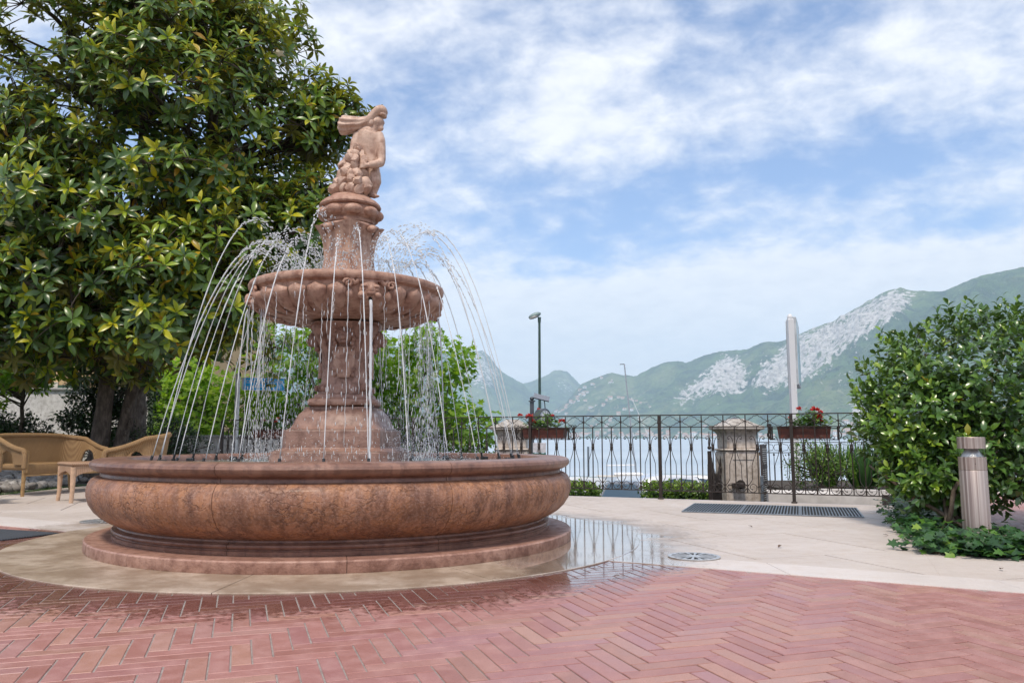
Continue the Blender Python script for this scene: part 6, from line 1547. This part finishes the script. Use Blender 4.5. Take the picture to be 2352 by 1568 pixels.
def mountain(name, ridge, dist, shore, cols, rows, rocks_, amp, gul, fields=(), seed=0, crown=1.12):
    x0, x1 = ridge[0][0], ridge[-1][0]; vs = []; rock = []; fld = []
    for i in range(cols):
        px = x0 + (x1 - x0) * i / (cols - 1); py = interp(ridge, px) + 2.2 * mnoise.noise((px * .06, seed, 0)) + 1.1 * mnoise.noise((px * .25, seed, 3))
        d = _ray(px, 1005.1); h_ = math.hypot(d[0], d[1]); ux, uy = d[0] / h_, d[1] / h_
        Dr = interp(dist, px); Sr = interp(shore, px); dr = _ray(px, py); el = dr[2] / math.hypot(dr[0], dr[1]); zr = EYE + Dr * el
        for j in range(rows + 3):
            t = j / (rows - 1)
            if t <= 1:
                D_ = Sr + (Dr - Sr) * t; zb = -4 + (zr + 4) * (.30 * t + .70 * t ** crown)
                X, Y = ux * D_, uy * D_
                f = math.sin(PI * min(1, t)) ** .7
                g = mnoise.fractal((X / gul, Y / gul, seed * 3.1), .9, 2.1, 6); rg = abs(mnoise.noise((X / (gul * .55) + 5, Y / (gul * .55), seed)))
                z = zb + amp * f * zr * (g * .55 - rg * .55 + .12)
                if t > .97: z = min(z, zb + 2)
            else:
                k = j - rows + 1; D_ = Dr + 260 * k; X, Y = ux * D_, uy * D_; z = zr - 150 * k
            z = max(z, -6.0)
            vs.append((X, Y, z)); qx, qy = to_pix(X, Y, z)
            rock.append(max([soft_poly(qx, qy, p_) * w_ for p_, w_ in rocks_] + [0.0])); fld.append(max([soft_poly(qx, qy, p_) for p_ in fields] + [0.0]))
    r_ = rows + 3; fs = [(i * r_ + j, (i + 1) * r_ + j, (i + 1) * r_ + j + 1, i * r_ + j + 1) for i in range(cols - 1) for j in range(r_ - 1)]
    o = B().add(vs, fs).build(name, MTN, smooth=179); tag(o, kind='structure')
    for nm, arr in (('rock', rock), ('field', fld)): a = o.data.attributes.new(nm, 'FLOAT', 'POINT'); a.data.foreach_set('value', np.array(arr, dtype=np.float32))
    return vs
def v3(L): return [((1900 + x / 1.071) / 1.7415, (1050 + y / 1.071) / 1.7415) for x, y in L]
ridge1 = [(1180, 985), (1240, 960), (1300, 925)] + v3([(455, 523), (515, 495), (590, 470), (640, 483), (700, 484), (770, 445), (835, 425), (880, 420), (910, 430), (985, 400), (1060, 380), (1180, 370), (1250, 340), (1330, 337), (1400, 310), (1480, 275), (1560, 250), (1650, 200), (1720, 160), (1800, 118), (1860, 105), (1920, 118), (2050, 120), (2130, 85), (2230, 48), (2352, 25)]) + [(2480, 590), (2700, 560)]
cliffA = [(1545, 915), (1600, 868), (1665, 812), (1700, 822), (1722, 860), (1720, 890), (1690, 905), (1650, 905), (1600, 915), (1570, 928)]
cliffB = [(1725, 888), (1745, 845), (1790, 800), (1830, 770), (1900, 735), (1990, 690), (2050, 662), (2105, 672), (2080, 715), (2000, 765), (1935, 815), (1895, 852), (1840, 878), (1790, 895), (1760, 900)]
cliffC = [(1945, 1000), (1958, 925), (1990, 900), (2060, 905), (2090, 1000)]
cliffD = [(1925, 870), (1955, 840), (1965, 870), (1935, 895)]
fieldsA = [[(1240, 1000), (1260, 940), (1330, 905), (1480, 890), (1500, 930), (1700, 990), (1700, 1005)], [(1840, 940), (1880, 900), (1960, 880), (1960, 920), (1880, 960)]]
far1 = mountain('right_mountain', ridge1, [(1180, 7600), (1500, 7000), (1900, 6300), (2700, 5600)], [(1180, 6200), (1500, 5200), (1900, 4000), (2700, 3000)], 560, 120, [(cliffA, 1.0), (cliffB, .95), (cliffC, .9), (cliffD, .7)], .36, 650, fieldsA, 1)
ridge2 = [(1100, 960)] + v3([(150, 535), (205, 518), (240, 510), (290, 490), (340, 463), (370, 459), (400, 468), (430, 498), (455, 524)]) + [(1400, 940), (1500, 980)]
mountain('middle_mountain', ridge2, [(1100, 10500), (1500, 10500)], [(1100, 7400), (1500, 8000)], 160, 60, [([(1260, 880), (1300, 860), (1325, 890), (1300, 910)], .5)], .12, 900, (), 2)
ridge3 = [(300, 790), (600, 770), (850, 790), (1000, 805)] + v3([(-60, 385), (0, 380), (30, 377), (60, 400), (90, 440), (120, 470), (160, 495), (205, 517)]) + [(1260, 940), (1330, 985)]
mountain('left_mountain', ridge3, [(300, 8800), (1330, 8800)], [(300, 6000), (1330, 6800)], 260, 80, [([(1050, 890), (1060, 800), (1110, 800), (1150, 850), (1140, 890)], .75)], .14, 900, (), 4)
# far town: many small houses on the slopes
hm = []
for k, (wc, rc_) in enumerate((((.74, .70, .64), (.45, .26, .18)), ((.70, .57, .44), (.42, .24, .17)), ((.78, .77, .75), (.42, .28, .21)), ((.68, .54, .47), (.46, .28, .20)))):
    b = B(); b.box((0, 0, 3.2), (11, 9, 6.4)); b.add([(-6, -5, 6.4), (6, -5, 6.4), (6, 5, 6.4), (-6, 5, 6.4), (-6, 0, 9.0), (6, 0, 9.0)], [(0, 1, 5, 4), (2, 3, 4, 5), (1, 2, 5), (3, 0, 4), (3, 2, 1, 0)])
    for z in (1.9, 4.6):
        for x in (-3.6, 0, 3.6): b.box((x, -4.52, z), (1.3, .1, 1.7))
    me = b.mesh('house', [simple('far_wall_%d' % k, wc, .9, 0, .1, .1), simple('far_roof_%d' % k, rc_, .9, 0, .15, .1), PANE]); nf = len(me.polygons)
    for i, p_ in enumerate(me.polygons): p_.material_index = 0 if i < 6 else (1 if i < 11 else 2)
    hm.append(me)
A1 = np.array(far1); rr = random.Random(8); n1 = 0
pix = 1176 + FPX * A1[:, 0] / A1[:, 1]
cand_lo = np.where((A1[:, 2] > 0) & (A1[:, 2] < 70) & (pix > 1230) & (pix < 2000))[0]
cand_sh = np.where((A1[:, 2] > -2) & (A1[:, 2] < 28) & (pix > 1200) & (pix < 2000))[0]
cand_hi = np.where((A1[:, 2] > 70) & (A1[:, 2] < 620) & (pix > 1260) & (pix < 1560))[0]
cen = [A1[rr.choice(list(cand_hi))] for _ in range(9)]
while n1 < 290:
    if n1 < 215: p_ = A1[rr.choice(list(cand_sh if n1 < 150 else cand_lo))]; jx = rr.gauss(0, 40)
    else:
        c_ = cen[n1 % 9]; d_ = np.hypot(A1[:, 0] - c_[0] - rr.gauss(0, 110), A1[:, 1] - c_[1] - rr.gauss(0, 70)); p_ = A1[int(np.argmin(d_))]; jx = rr.gauss(0, 6)
    s = rr.uniform(1.1, 2.6); o = link('house', hm[rr.randrange(4)], None, (p_[0] + jx, p_[1] - 8, p_[2] - 2.0), (0, 0, math.atan2(p_[0], p_[1]) * -1 + rr.uniform(-.6, .6)), (s, s, s * rr.uniform(.85, 1.3)))
    tag(o, 'small pale house with tiled roof on the far lake shore', 'house', 'houses on the far shore'); n1 += 1
hz = Mat('thin_haze'); hz.nt.nodes.remove(hz.b); pv = hz.n('ShaderNodeVolumePrincipled')
pv.inputs['Color'].default_value = (.68, .85, 1.0, 1); pv.inputs['Density'].default_value = 0.000098; pv.inputs['Anisotropy'].default_value = .2
hz.nt.links.new(pv.outputs[0], hz.out.inputs['Volume'])
tag(B().box((0, 6450, 797.9), (27200, 14100, 1604.2)).build('haze', hz.m), kind='stuff')
